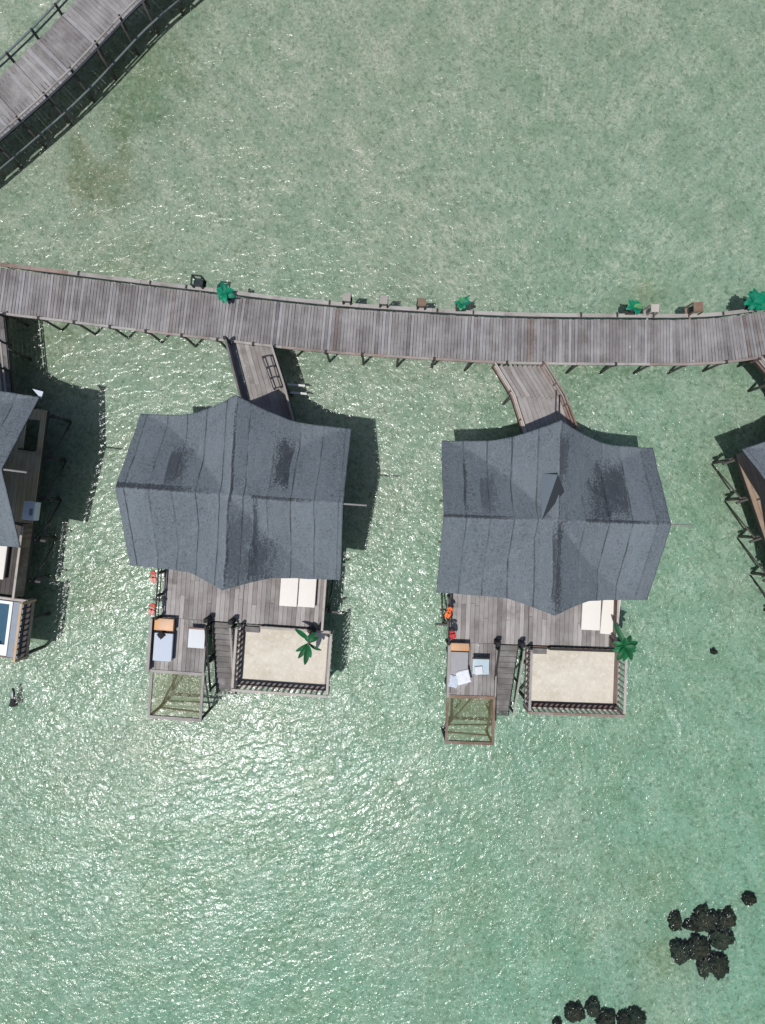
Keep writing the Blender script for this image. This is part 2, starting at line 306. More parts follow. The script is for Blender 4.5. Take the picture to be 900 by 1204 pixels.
# ------------------------------------------------------------------ mesh helpers
class MB:
    def __init__(s): s.v = []; s.f = []; s.uv = []; s.mi = []; s.sm = []
    def face(s, idx, uvs=None, mi=0, smooth=False):
        s.f.append(idx); s.uv.append(uvs or [(s.v[i][0], s.v[i][1]) for i in idx]); s.mi.append(mi); s.sm.append(smooth)
    def bar(s, a, b, w, h, up=(0, 0, 1), mi=0, taper=1.0):
        a = Vector(a); b = Vector(b); d = b - a; L = d.length
        if L < 1e-6: return s
        d /= L; up = Vector(up)
        if abs(d.dot(up)) > 0.99: up = Vector((0, 1, 0))
        x = d.cross(up).normalized(); u = x.cross(d).normalized()
        o = len(s.v); ro = random.random() * 50; rv = random.random() * 50
        for p, k in ((a, 1.0), (b, taper)):
            for sx, su in ((-1, -1), (1, -1), (1, 1), (-1, 1)):
                s.v.append(p + x * (sx * w / 2 * k) + u * (su * h / 2 * k))
        q = [(0, 1, 5, 4), (1, 2, 6, 5), (2, 3, 7, 6), (3, 0, 4, 7)]
        for i, (i0, i1, i2, i3) in enumerate(q):
            ww = w if i % 2 == 0 else h
            s.face([o + i0, o + i1, o + i2, o + i3], [(ro, rv), (ro, rv + ww), (ro + L, rv + ww), (ro + L, rv)], mi)
        s.face([o + 3, o + 2, o + 1, o + 0], [(ro, rv)] * 4, mi); s.face([o + 4, o + 5, o + 6, o + 7], [(ro, rv)] * 4, mi)
        return s
    def box(s, x0, x1, y0, y1, z0, z1, mi=0):
        if (x1 - x0) >= (y1 - y0): return s.bar((x0, (y0 + y1) / 2, (z0 + z1) / 2), (x1, (y0 + y1) / 2, (z0 + z1) / 2), y1 - y0, z1 - z0, mi=mi)
        return s.bar(((x0 + x1) / 2, y0, (z0 + z1) / 2), ((x0 + x1) / 2, y1, (z0 + z1) / 2), x1 - x0, z1 - z0, mi=mi)
    def tube(s, pts, r, n=8, mi=0, cap=True, radii=None):
        pts = [Vector(p) for p in pts]; o = len(s.v); m = len(pts)
        for i, p in enumerate(pts):
            d = (pts[min(i + 1, m - 1)] - pts[max(i - 1, 0)]).normalized()
            up = Vector((0, 0, 1)) if abs(d.z) < 0.9 else Vector((1, 0, 0))
            x = d.cross(up).normalized(); u = x.cross(d)
            rr = radii[i] if radii else r
            for k in range(n):
                an = 2 * math.pi * k / n
                s.v.append(p + x * math.cos(an) * rr + u * math.sin(an) * rr)
        L = 0
        for i in range(m - 1):
            dl = (pts[i + 1] - pts[i]).length
            for k in range(n):
                k2 = (k + 1) % n
                s.face([o + i * n + k, o + i * n + k2, o + (i + 1) * n + k2, o + (i + 1) * n + k], [(L, k * .1), (L, k * .1 + .1), (L + dl, k * .1 + .1), (L + dl, k * .1)], mi, True)
            L += dl
        if cap:
            s.face([o + k for k in reversed(range(n))], mi=mi); s.face([o + (m - 1) * n + k for k in range(n)], mi=mi)
        return s
    def build(s, name, mat, parent=None, bevel=0, origin=None):
        me = bpy.data.meshes.new(name)
        off = Vector(origin) if origin is not None else Vector((0, 0, 0))
        me.from_pydata([tuple(Vector(v) - off) for v in s.v], [], s.f)
        ul = me.uv_layers.new(name='UVMap'); i = 0
        for uvs in s.uv:
            for q in uvs: ul.data[i].uv = q; i += 1
        mats = mat if isinstance(mat, (list, tuple)) else [mat]
        for m in mats: me.materials.append(m)
        for p, mi, sm in zip(me.polygons, s.mi, s.sm): p.material_index = mi; p.use_smooth = sm
        if bevel:
            bm = bmesh.new(); bm.from_mesh(me)
            bmesh.ops.bevel(bm, geom=bm.edges[:] , offset=bevel, segments=3, profile=0.6, affect='EDGES')
            for f in bm.faces: f.smooth = True
            bm.to_mesh(me); bm.free()
        o = bpy.data.objects.new(name, me); COL.objects.link(o); o.location = off
        if parent: o.parent = parent
        return o

def tag(o, label, cat, group=None):
    o['label'] = label; o['category'] = cat
    if group: o['group'] = group
    return o
def thing(name, label, cat, loc=(0, 0, 0), rz=0.0, group=None):
    o = bpy.data.objects.new(name, None); COL.objects.link(o); o.location = loc; o.rotation_euler = (0, 0, rz)
    o.empty_display_size = 0.3
    return tag(o, label, cat, group)

# ------------------------------------------------------------------ setting
def sheet(name, z, half, mat, n=1):
    mb = MB(); st = 2 * half / n
    for j in range(n + 1):
        for i in range(n + 1): mb.v.append((-half + i * st, -half + j * st, z))
    for j in range(n):
        for i in range(n): a = j * (n + 1) + i; mb.face([a, a + 1, a + n + 2, a + n + 1])
    o = mb.build(name, mat); o['kind'] = 'structure'; return o
sheet('seabed', ZB, 1500, m_seabed())
sheet('water', 0.0, 1500, m_water())

# ------------------------------------------------------------------ boardwalks
def smooth_path(pts, n=8):
    out = []
    for i in range(len(pts) - 1):
        p0 = pts[max(i - 1, 0)]; p1 = pts[i]; p2 = pts[i + 1]; p3 = pts[min(i + 2, len(pts) - 1)]
        for k in range(n):
            u = k / n
            out.append(0.5 * ((2 * p1) + (p2 - p0) * u + (2 * p0 - 5 * p1 + 4 * p2 - p3) * u * u + (3 * p1 - p0 - 3 * p2 + p3) * u ** 3))
    out.append(pts[-1]); return out
class Path:
    def __init__(s, pts):
        s.p = pts; s.d = [0]
        for a, b in zip(pts, pts[1:]): s.d.append(s.d[-1] + (b - a).length)
        s.L = s.d[-1]
    def at(s, t):
        t = max(0, min(s.L - 1e-4, t)); i = 0
        while s.d[i + 1] < t: i += 1
        a, b = s.p[i], s.p[i + 1]; u = (t - s.d[i]) / (s.d[i + 1] - s.d[i])
        # smooth tangent
        t0 = (s.p[min(i + 1, len(s.p) - 1)] - s.p[i]).normalized(); t1 = (s.p[min(i + 2, len(s.p) - 1)] - s.p[min(i + 1, len(s.p) - 2)]).normalized()
        tg = (t0 * (1 - u) + t1 * u).normalized()
        return a.lerp(b, u), tg, Vector((-tg.y, tg.x, 0))

def plank_deck(name, path, width, mat, parent, step=0.165, z=ZD, lift=0.0):
    mb = MB(); t = step / 2
    while t < path.L:
        c, tg, n = path.at(t)
        w = step - random.uniform(0.012, 0.024); e = random.uniform(-.015, .015)
        zz = z - 0.025 + random.uniform(-.004, .004)
        jt = tg * random.uniform(-.006, .006)
        mb.bar(c + n * (width / 2 + e) + Vector((0, 0, zz - c.z)) + jt, c - n * (width / 2 - e) + Vector((0, 0, zz - c.z)) - jt, w, 0.05)
        t += step
    return mb.build(name, mat, parent)

cl = [(-90, 326), (0, 341.5), (72, 350.5), (165, 362), (263, 373.5), (320, 380.5), (400, 388.5), (490, 394.5), (577, 399.3), (638, 401), (725, 401.8), (820, 401.5), (893, 393.5), (990, 372)]
path = Path(smooth_path([P(x, y, ZD) for x, y in cl]))
BW = 2.08
bw = thing('boardwalk', 'long curved grey timber boardwalk on piles crossing the lagoon above the villas', 'boardwalk', path.at(path.L / 2)[0] * 1.0)
bw.location.z = 0
def child_of(root, o): o.parent = root; o.matrix_parent_inverse = root.matrix_basis.inverted(); return o
BWK = []
BWK.append(plank_deck('deck', path, BW, M['boards'], None, .148))
def rail_run(path, off, z, w, h, seg, mats, name):
    t = 0; out = []; k = 0
    while t < path.L - 0.3:
        t2 = min(t + seg, path.L); mb = MB(); n = 4; ps = []
        for i in range(n + 1):
            c, tg, nn = path.at(t + (t2 - t) * i / n); ps.append(c + nn * off + Vector((0, 0, z - c.z)))
        j = random.uniform(-.02, .02)
        for a, b in zip(ps, ps[1:]): mb.bar(a + Vector((0, 0, j * .4)), b + Vector((0, 0, j * .4)), w, h)
        out.append(mb.build(name, mats(t / path.L), None)); t = t2 + 0.012; k += 1
    return out
def topmat(u): return M['red_wood'] if u < 0.12 else (M['pale_wood'] if random.random() < .3 else M['grey_wood']) if u < .6 else M['grey_wood']
def botmat(u): return random.choice((M['grey_wood'], M['edge_wood'], M['edge_wood'])) if u > .14 else M['grey_wood']
BWK += rail_run(path, BW / 2 + 0.11, ZD + 0.26, 0.17, 0.06, 3.4, topmat, 'kerb_rail')
BWK += rail_run(path, -BW / 2 - 0.03, ZD + 0.10, 0.11, 0.10, 3.4, botmat, 'kerb_rail')
BWK += rail_run(path, BW / 2 - .12, ZD - 0.17, 0.1, 0.22, 7.0, lambda u: M['dark_wood'], 'stringer')
BWK += rail_run(path, -BW / 2 + .12, ZD - 0.17, 0.1, 0.22, 7.0, lambda u: M['dark_wood'], 'stringer')
def pile(a, b, r=0.07): return MB().tube([a, (Vector(a) + Vector(b)) / 2 + Vector((random.uniform(-.02, .02), random.uniform(-.02, .02), 0)), b], r, 8)
t = 0.6
while t < path.L:
    c, tg, n = path.at(t); e = random.uniform(-.05, .05)
    for sgn in (1, -1):
        q = c + n * sgn * (BW / 2 - 0.02)
        BWK.append(pile((q.x, q.y, ZB - .3), (q.x, q.y, ZD - .06 if sgn < 0 else ZD - .06), 0.06 if sgn < 0 else 0.07).build('pile', M['pile'], None))
    a = c + n * (BW / 2 + .12); b = c - n * (BW / 2 + .05)
    BWK.append(MB().bar((a.x, a.y, ZD - .34), (b.x, b.y, ZD - .34), .1, .12).build('cross_beam', M['dark_wood'], None))
    k = c + n * (BW / 2 + 0.10)
    ps_ = random.uniform(.03, .05); BWK.append(MB().box(-ps_, ps_, -.07, random.choice((.1, .14)), -.2, random.choice((.0, .05, .07))).build('rail_post', M['dark_wood'], None)); BWK[-1].location = (k.x, k.y, ZD + .26); BWK[-1].rotation_euler.z = math.atan2(tg.y, tg.x)
    if random.random() < .55:
        k = c - n * (BW / 2 + 0.03)
        BWK.append(MB().box(-.06, .06, -.08, .08, -.12, .065).build('rail_block', M['dark_wood'], None)); BWK[-1].location = (k.x, k.y, ZD + .1); BWK[-1].rotation_euler.z = math.atan2(tg.y, tg.x)
    t += 1.68
for o in BWK: child_of(bw, o)

# upper-left walkway
cu = [(-130, 232), (-70, 186), (19, 110), (66, 66), (104, 26), (142, -14), (187, -52), (245, -95)]
pu = Path(smooth_path([P(x, y, ZD) for x, y in cu])); UW = 2.25
uw = thing('boardwalk', 'curved timber walkway with low pipe railings in the upper left corner', 'boardwalk', (pu.at(pu.L / 2)[0].x, pu.at(pu.L / 2)[0].y, 0))
UWK = [plank_deck('deck', pu, UW, M['boards'], None, 0.2)]
def pipe_run(path, off, z, r, mat, name, seg=6.5):
    out = []; t = 0
    while t < path.L - .2:
        t2 = min(t + seg, path.L); ps = []
        for i in range(9):
            c, tg, n = path.at(t + (t2 - t) * i / 8); ps.append(c + n * off + Vector((0, 0, z - c.z)))
        out.append(MB().tube(ps, r, 8).build(name, mat, None)); t = t2
    return out
for sg in (1, -1):
    ro_ = UW / 2 + (.06 if sg > 0 else .24)
    UWK += pipe_run(pu, sg * ro_, ZD + .62, .05, M['pipe_grey'] if sg > 0 else M['grey_wood'], 'handrail')
    UWK += pipe_run(pu, sg * ro_, ZD + .30, .04, M['pipe_grey'] if sg > 0 else M['grey_wood'], 'handrail')
    UWK += pipe_run(pu, sg * (UW / 2 - .1), ZD - .2, .07, M['dark_wood'], 'stringer')
UWK += pipe_run(pu, -(UW / 2 + .1), 0.45, .05, M['pipe_grey'], 'service_pipe', 4.0)
t = 0.5
while t < pu.L:
    c, tg, n = pu.at(t)
    for sg in (1, -1):
        q = c + n * sg * (UW / 2 + (.04 if sg > 0 else .22))
        UWK.append(MB().bar((q.x, q.y, ZD - .3), (q.x, q.y, ZD + .68), .09, .09).build('rail_post', M['dark_wood'], None))
        q = c + n * sg * (UW / 2 - .05) + tg * random.uniform(-.1, .1)
        UWK.append(pile((q.x + n.x * sg * .12, q.y + n.y * sg * .12, ZB - .3), (q.x, q.y, ZD - .07), .075).build('pile', M['pile'], None))
    q1 = c + n * (UW / 2); q2 = c - n * (UW / 2 + .2)
    UWK.append(MB().bar((q1.x, q1.y, ZD - .38), (q2.x, q2.y, ZD - .38), .1, .12).build('cross_beam', M['dark_wood'], None))
    t += 1.62
for o in UWK: child_of(uw, o)

# ------------------------------------------------------------------ footbridges from the boardwalk to the villas
def plank_quad(name, L, Rr, n, mat, z=ZD):
    """planks running along a ramp between a left and a right polyline"""
    mb = MB()
    for i in range(n):
        u0 = (i + .06) / n; u1 = (i + .94) / n; um = (u0 + u1) / 2
        cut = random.choice((0, 1))
        pts = [l.lerp(r, um) for l, r in zip(L, Rr)]
        for a, b, la, ra in zip(pts, pts[1:], L, Rr):
            w = (ra - la).length * 0.9 / n
            mb.bar(a + Vector((0, 0, z - .025 - a.z)), b + Vector((0, 0, z - .025 - b.z)), w, .05)
    return mb.build(name, mat, None)
def open_rail(pts, z0, hs, nposts, m_rail, m_post, w=.07):
    out = []
    for h in hs:
        mb = MB()
        for a, b in zip(pts, pts[1:]): mb.bar(a + Vector((0, 0, z0 + h - a.z)), b + Vector((0, 0, z0 + h - b.z)), w, .05)
        out.append(mb.build('handrail', m_rail, None))
    P2 = Path(pts)
    for i in range(nposts):
        c, _, _ = P2.at(P2.L * (i + .02) / (nposts - 1) * .98 if nposts > 1 else 0)
        out.append(MB().bar((c.x, c.y, z0 - .4), (c.x, c.y, z0 + hs[0] - .03), .08, .08).build('rail_post', m_post, None))
    return out
def footbridge(label, Lpx, Rpx, n, mat, kind):
    L = [P(x, y, ZD) for x, y in Lpx]; Rr = [P(x, y, ZD) for x, y in Rpx]
    c = sum(L + Rr, Vector()) / (len(L) * 2)
    root = thing('footbridge', label, 'footbridge', (c.x, c.y, 0), 0, 'footbridges from the boardwalk to the villas')
    ks = [plank_quad('deck', L, Rr, n, mat)]
    for side in (L, Rr):
        mb = MB()
        for a, b in zip(side, side[1:]): mb.bar(a + Vector((0, 0, -.16)), b + Vector((0, 0, -.16)), .08, .2)
        ks.append(mb.build('edge_beam', M['dark_wood'], None))
    for side in (L, Rr):
        for q in side[1:]:
            ks.append(pile((q.x, q.y, ZB - .3), (q.x, q.y, ZD - .06)).build('pile', M['pile'], None))
    if kind == 'solid':
        for side, mt in ((L, M['panel']), (Rr, M['grey_wood'])):
            for a, b in zip(side, side[1:]):
                h = .95 if side is L else .55
                mb = MB(); mb.bar(a + Vector((0, 0, h / 2 - .05)), b + Vector((0, 0, h / 2 - .05)), .05, h)
                ks.append(mb.build('side_panel', M['panel'], None))
                ks.append(MB().bar(a + Vector((0, 0, h + .01 - .03)), b + Vector((0, 0, h + .01 - .03)), .09, .05).build('handrail', mt, None))
        ks.append(MB().bar(L[0], L[0] + Vector((0, 0, 1.05)), .14, .14).build('rail_post', M['dark_wood'], None))
    elif kind == 'open':
        ks += open_rail(L, ZD, (.62, .3), 4, M['pale_wood'], M['red_wood'])
        ks += open_rail(Rr, ZD, (.9, .5), 5, M['red_wood'], M['red_wood'])
        ks += [MB().bar(a + Vector((0, 0, .05)), b + Vector((0, 0, .05)), .1, .09).build('kerb_rail', M['red_wood'], None) for s in (L, Rr) for a, b in zip(s, s[1:])]
    else:
        ks += open_rail(L, ZD, (.9, .5), 4, M['grey_wood'], M['dark_wood'])
        ks += open_rail(Rr, ZD, (.9, .5), 4, M['grey_wood'], M['dark_wood'])
    for o in ks: child_of(root, o)
    return root
footbridge('grey plank footbridge with dark solid side panel leading to the left whole villa', [(270, 403), (282, 450), (296, 505)], [(321, 408), (336, 455), (349, 505)], 9, M['ramp'], 'solid')
footbridge('bent pale plank footbridge with reddish rails leading to the right whole villa', [(580, 430), (602, 466), (622, 530)], [(636, 430), (659, 468), (682, 530)], 10, M['ramp'], 'open')
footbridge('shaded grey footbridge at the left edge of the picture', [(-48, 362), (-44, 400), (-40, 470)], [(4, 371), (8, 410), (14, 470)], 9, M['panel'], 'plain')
footbridge('footbridge with pale rail at the right edge of the picture', [(888, 424), (910, 450), (935, 490)], [(938, 412), (962, 442), (985, 480)], 9, M['ramp'], 'open')

# black rack on the first footbridge
rk = thing('rack', 'dark ladder-like timber rack standing on the grey plank footbridge', 'rack', P(318, 440, ZD))
a0, a1 = P(310, 421, ZD) - rk.location, P(323, 458, ZD) - rk.location
b0, b1 = P(319, 419, ZD) - rk.location, P(331, 456, ZD) - rk.location
for a, b in ((a0, a1), (b0, b1)): MB().bar(a + Vector((0, 0, .32)), b + Vector((0, 0, .32)), .05, .05).build('side_rail', M['black_metal'], rk)
for i in range(4):
    u = i / 3
    a = a0.lerp(a1, u); b = b0.lerp(b1, u)
    MB().bar(a + Vector((0, 0, .32)), b + Vector((0, 0, .32)), .05, .045).build('rung', M['black_metal'], rk)
    for q in (a, b): MB().bar(q + Vector((0, 0, 0.002)), q + Vector((0, 0, .3)), .045, .045).build('leg', M['black_metal'], rk)
for i, (x0, x1, y, w) in enumerate(((338, 359, 452.5, 'upper'), (341, 361, 462, 'lower'))):
    a, b = P(x0, y - .6, .5), P(x1, y + 1.2, .5)
    c = (a + b) / 2
    tag(MB().bar(a - c, b - c, .1, .08).build('white_pole', M['pipe_white'], None), '%s of two white poles over the shaded water beside the grey footbridge' % w, 'pole', 'white poles beside the footbridge').location = c

# ------------------------------------------------------------------ villas
W, D, ZE, ZR = 4.58, 3.3, 4.2, 6.5
def roof_mesh(seed):
    rnd = random.Random(seed); mb = MB(); nx, ny = 128, 96
    from mathutils import noise as mn
    def zf(x, y):
        m = ZR - (ZR - ZE) * min(abs(y) / D, 1.0)
        c = ZE + (ZR + .04 - ZE) * max(0, 1 - abs(x) / W) ** 1.55
        k = 0.03; d = m - c
        z = max(m, c) + (max(k - abs(d), 0) ** 2) / (4 * k)
        z += mn.noise(Vector((x * .9 + seed * 9, y * .5, 0))) * .022 + mn.noise(Vector((x * 2.3, y * 1.1, seed * 5))) * .012
        # felt strips overlap: small steps
        s = (x / .96 + seed * .37) % 1.0
        z += .018 * (1 - s)
        # slight sag of the eave between rafters
        z -= .02 * max(0, abs(y) / D - .8) * (0.5 + .5 * math.sin(x * 5 + seed))
        return z
    top = []
    for j in range(ny + 1):
        v = -1 + 2 * j / ny; row = []
        for i in range(nx + 1):
            u = -1 + 2 * i / nx; x = u * W
            pr = 0.76 * max(0, 1 - abs(x) / 2.7) ** 1.6 if v > 0 else 0.5 * max(0, 1 - abs(x) / 1.75) ** 1.15
            ed = mn.noise(Vector((x * 1.7, seed * 7 + v, 0))) * .018
            y = v * (D + pr + ed)
            xx = x + mn.noise(Vector((y * 1.5, seed * 3 + u, 4))) * .02 * abs(u) ** 6
            row.append(len(mb.v)); mb.v.append((xx, y, zf(x, y)))
        top.append(row)
    nt = len(mb.v)
    for k in range(nt): q = mb.v[k]; mb.v.append((q[0] * .995, q[1] * .995, q[2] - .09))
    for j in range(ny):
        for i in range(nx):
            a, b, c, d = top[j][i], top[j][i + 1], top[j + 1][i + 1], top[j + 1][i]
            mb.face([a, b, c, d], smooth=True); mb.face([d + nt, c + nt, b + nt, a + nt], mi=1, smooth=True)
    for i in range(nx):
        a, b = top[0][i], top[0][i + 1]; mb.face([a, a + nt, b + nt, b], mi=1)
        a, b = top[ny][i], top[ny][i + 1]; mb.face([b, b + nt, a + nt, a], mi=1)
    for j in range(ny):
        a, b = top[j][0], top[j + 1][0]; mb.face([b, b + nt, a + nt, a], mi=1)
        a, b = top[j][nx], top[j + 1][nx]; mb.face([a, a + nt, b + nt, b], mi=1)
    return mb

def balustrade(root, a, b, mrail, gap=.25, h=1.0, mpost=None, mbal=None, lower=True):
    a = Vector(a); b = Vector(b); d = b - a; L = d.length
    r = MB().bar(a + Vector((0, 0, h)), b + Vector((0, 0, h)), .11, .05).build('railing', mrail, root)
    if lower: MB().bar(a + Vector((0, 0, .08)), b + Vector((0, 0, .08)), .06, .06).build('bottom_rail', mbal or mrail, r)
    n = int(L / gap)
    for i in range(n + 1):
        q = a + d * (i / n)
        big = i in (0, n)
        MB().bar(q + Vector((0, 0, -.3 if big else .112)), q + Vector((0, 0, h - .027)), .1 if big else .085, .1 if big else .05).build('post' if big else 'baluster', (mpost or mrail) if big else (mbal or mrail), r)
    return r

def villa(label, loc, rz, seed, patches, mrail, mfloor, mdeck, front=True, side='side_deck', ldx=0.0, wx=0.0, vent=False, npole=False):
    root = thing('villa', label, 'villa', loc, rz, 'overwater villas on stilts')
    mr = m_roof('roof_felt_%d' % seed, seed, patches)
    roof = roof_mesh(seed).build('roof', [mr, M['under_roof']], root)
    rp = MB().tube([(-W - .12, 0, ZR - .14), (W + .95, 0, ZR - .14)], .04, 8).build('ridge_pole', M['grey_wood'], roof)
    if npole: MB().tube([(-.02, 3.3, ZR - .16), (.03, 5.15, ZR - .5)], .035, 8).build('ridge_pole', M['dark_wood'], roof)
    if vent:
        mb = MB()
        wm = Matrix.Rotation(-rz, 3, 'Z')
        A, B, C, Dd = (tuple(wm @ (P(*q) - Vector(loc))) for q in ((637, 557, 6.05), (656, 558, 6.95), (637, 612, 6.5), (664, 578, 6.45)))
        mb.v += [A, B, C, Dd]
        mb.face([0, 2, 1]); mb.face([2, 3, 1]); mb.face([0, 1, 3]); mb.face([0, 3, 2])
        mb.mi = [0, 1, 1, 1]  # lit left face, shaded others: the tone is put into the materials
        mb.build('roof_vent', [M['felt_lit'], M['felt_shaded']], roof)
    # walls under the roof
    for (x0, x1, y0, y1) in ((-2.2, 2.2, 2.3, 2.4), (-2.2, -2.1, -2.2, 2.3), (2.1, 2.2, -2.2, 2.3), (-2.2, 2.2, -2.3, -2.2)):
        MB().box(x0, x1, y0, y1, ZD + .0, 4.62).build('wall', M['plaster'], root)
    for x in (-2.212, 2.212):
        w = MB().box(x - .03, x + .03, -.9, .9, 2.6, 3.9).build('window', M['brown_wood'], root)
        MB().box(x - .036, x + .036, -.8, .8, 2.7, 3.8).build('pane', M['glass'], w)
    d = MB().box(-1.4, 1.4, -2.34, -2.303, 1.82, 3.95).build('door', M['brown_wood'], root)
    MB().box(-1.3, -.05, -2.35, -2.296, 1.95, 3.85).build('pane', M['glass'], d); MB().box(.05, 1.3, -2.35, -2.296, 1.95, 3.85).build('pane', M['glass'], d)
    MB().box(-.04, .04, -2.39, -2.34, 2.7, 3.0).build('handle', M['black_metal'], d)
    d = MB().box(-.5, .5, 2.403, 2.44, 1.82, 3.95).build('door', M['brown_wood'], root)
    MB().box(.36, .42, 2.44, 2.49, 2.7, 2.9).build('handle', M['black_metal'], d)
    # main deck: planks run north-south, split at the middle line; hatch beside the house
    X0, X1, Y0, Y1 = -3.8 + wx, 3.8, -5.85, 2.95
    mb = MB(); ms = MB(); x = X0; wd = .21
    while x < X1 - .02:
        w = min(wd, X1 - x) - .012
        if abs(x + wd / 2) < 2.1: segs = [(Y0, -2.35), (2.45, Y1)]
        elif 2.75 < x < 3.42: segs = [(Y0, -2.4), (-2.39, 1.0), (2.45, Y1)]
        else: segs = [(Y0, -2.4), (-2.39, Y1)]
        for (y0, y1) in segs:
            z = ZD - .025 + random.uniform(-.003, .003)
            tgt = mb if y1 < -2 else ms
            if y1 - y0 > 3 and y1 < -2 and random.random() < .5:
                ym = random.uniform(y0 + .8, y1 - .8); tgt.bar((x + w / 2, y0, z), (x + w / 2, ym - .006, z), w, .05); tgt.bar((x + w / 2, ym + .006, z), (x + w / 2, y1, z), w, .05)
            else: tgt.bar((x + w / 2, y0, z), (x + w / 2, y1, z), w, .05)
        x += wd
    dk = mb.build('deck', mdeck, root); ms.build('side_deck', M[side], root)
    MB().box(2.72, 3.45, .98, 1.04, ZD - .1, ZD + .06).build('hatch_frame', M['dark_wood'], root)
    for q in ((X0, X1, Y0, Y0 + .08), (X0, X1, Y1 - .08, Y1), (X0, X0 + .08, Y0 + .085, Y1 - .085), (X1 - .08, X1, Y0 + .085, Y1 - .085)):
        MB().box(*q, ZD - .3, ZD - .055).build('edge_beam', M['dark_wood'], root)
    ys = [2.7, .75, -1.2, -3.15, -5.1]
    for y in ys:
        MB().bar((-4.35 + wx, y, ZD - .4), (4.35, y, ZD - .4), .1, .14).build('cross_beam', M['pile'], root)
        for x in (-3.85 + wx, -1.3, 1.3, 3.85):
            pile((x, y + .06, ZB - .3), (x, y + .06, ZD - .47), .085).build('pile', M['pile'], root)
    for sx in (-3.98 + wx, 3.98):
        for ya, yb in zip(ys, ys[1:]):
            MB().tube([(sx, ya, -.45), (sx, yb, ZD - .5)], .045, 6).build('brace', M['pile'], root)
    # solid screen on the east edge of the front deck
    sc = MB(); y = -5.75
    while y < -2.5: sc.bar((3.82, y + .06, ZD + .02), (3.82, y + .06, ZD + .92), .035, .112); y += .12
    sp = sc.build('screen_panel', M['brown_wood'], root)
    MB().box(3.77, 3.87, -5.8, -2.5, ZD + .925, ZD + .97).build('top_rail', M['pale_wood'], sp)
    # rail on the west edge
    r = MB().box(-3.83, -3.77, -5.85, -2.6, ZD + .86, ZD + .91).build('railing', M['dark_wood'], root)
    MB().box(-3.82, -3.78, -5.85, -2.6, ZD + .42, ZD + .46).build('middle_rail', M['dark_wood'], r)
    for y in (-5.8, -4.75, -3.7, -2.7): MB().box(-3.86, -3.74, y - .05, y + .05, ZD - .3, ZD + .855).build('post', M['dark_wood'], r)
    # lounge deck
    lx0, lx1, ly0 = -3.95 + ldx, -1.62 + ldx * .4, -8.3
    mb = MB(); x = lx0
    while x < lx1 - .02:
        w = min(.2, lx1 - x) - .014
        mb.bar((x + w / 2, ly0, ZD - .03), (x + w / 2, -5.865, ZD - .03), w, .05); x += .2
    mb.build('lounge_deck', mdeck, root)
    MB().box(lx0, lx1, ly0, ly0 + .08, ZD - .3, ZD - .06).build('end_beam', M['dark_wood'], root)
    pp = MB().box(lx0 - .08, lx0 - .006, ly0, -5.87, ZD - .3, ZD + .42).build('side_panel', M['panel'], root)
    MB().box(lx0 - .11, lx0 + .03, ly0 - .03, -5.87, ZD + .422, ZD + .46).build('top_rail', M['grey_wood'], pp)
    MB().box(lx1 + .004, lx1 + .07, ly0, -5.87, ZD - .3, ZD + .12).build('side_panel', M['grey_wood'], root)
    for x in (lx0 + .1, lx1 - .1):
        for y in (ly0 + .15, -6.6): pile((x, y, ZB - .3), (x, y, ZD - .31), .08).build('pile', M['pile'], root)
    # net
    nx0, nx1, ny0, ny1 = lx0 - .05, lx1 + .08, -10.62, -8.33
    fr = MB()
    zt = ZD - .1
    fr.box(nx0, nx1, ny0, ny0 + .14, zt - .06, zt + .06).box(nx0, nx0 + .12, ny0 + .142, ny1 - .142, zt - .06, zt + .06).box(nx1 - .12, nx1, ny0 + .142, ny1 - .142, zt - .06, zt + .06).box(nx0, nx1, ny1 - .14, ny1, zt - .06, zt + .06)
    nf = fr.build('net_frame', M['grey_wood'] if not vent else M['brown_wood'], root)
    nb = MB(); n = 14
    for j in range(n + 1):
        for i in range(n + 1):
            u, v = i / n, j / n
            sag = .28 * math.sin(math.pi * u) ** .8 * math.sin(math.pi * v) ** .8 if 0 < u < 1 and 0 < v < 1 else 0
            nb.v.append((nx0 + .1 + (nx1 - nx0 - .2) * u, ny0 + .1 + (ny1 - ny0 - .2) * v, zt - .03 - sag))
    for j in range(n):
        for i in range(n): a = j * (n + 1) + i; nb.face([a, a + 1, a + n + 2, a + n + 1], smooth=True)
    nb.build('net', M['net'], nf)
    for x in (nx0 + .06, nx1 - .06): pile((x, ny0 + .07, ZB - .3), (x, ny0 + .07, zt - .062), .07).build('pile', M['pile'], root)
    for x0_, x1_ in ((nx0 + .06, nx0 + 1.2), (nx1 - .06, nx1 - .06)):
        MB().tube([(x0_, ny0 + .07, -.1), (x1_, ny1 - .2, ZD - .35)], .045, 6).build('brace', M['pile'], root)
    MB().tube([(nx0 + .06, ny0 + .07, .15), (nx1 - .06, ny0 + .07, .5)], .045, 6).build('brace', M['pile'], root)
    # stair into the water
    sx0, sx1 = -1.42, -.42; nst = 13; yb, zb = -9.75, -.22
    st = MB()
    for x in (sx0 + .03, sx1 - .03): st.bar((x, -5.87, ZD - .16), (x, yb, zb - .1), .06, .2)
    st = st.build('stair', M['dark_wood'], root)
    for i in range(nst):
        u = (i + .6) / nst; y = -5.87 + (yb + 5.87) * u; z = ZD + (zb - ZD) * u - .02
        MB().box(sx0 + .065, sx1 - .065, y - .125, y + .125, z - .02, z + .025).build('tread', M['tread'], st)
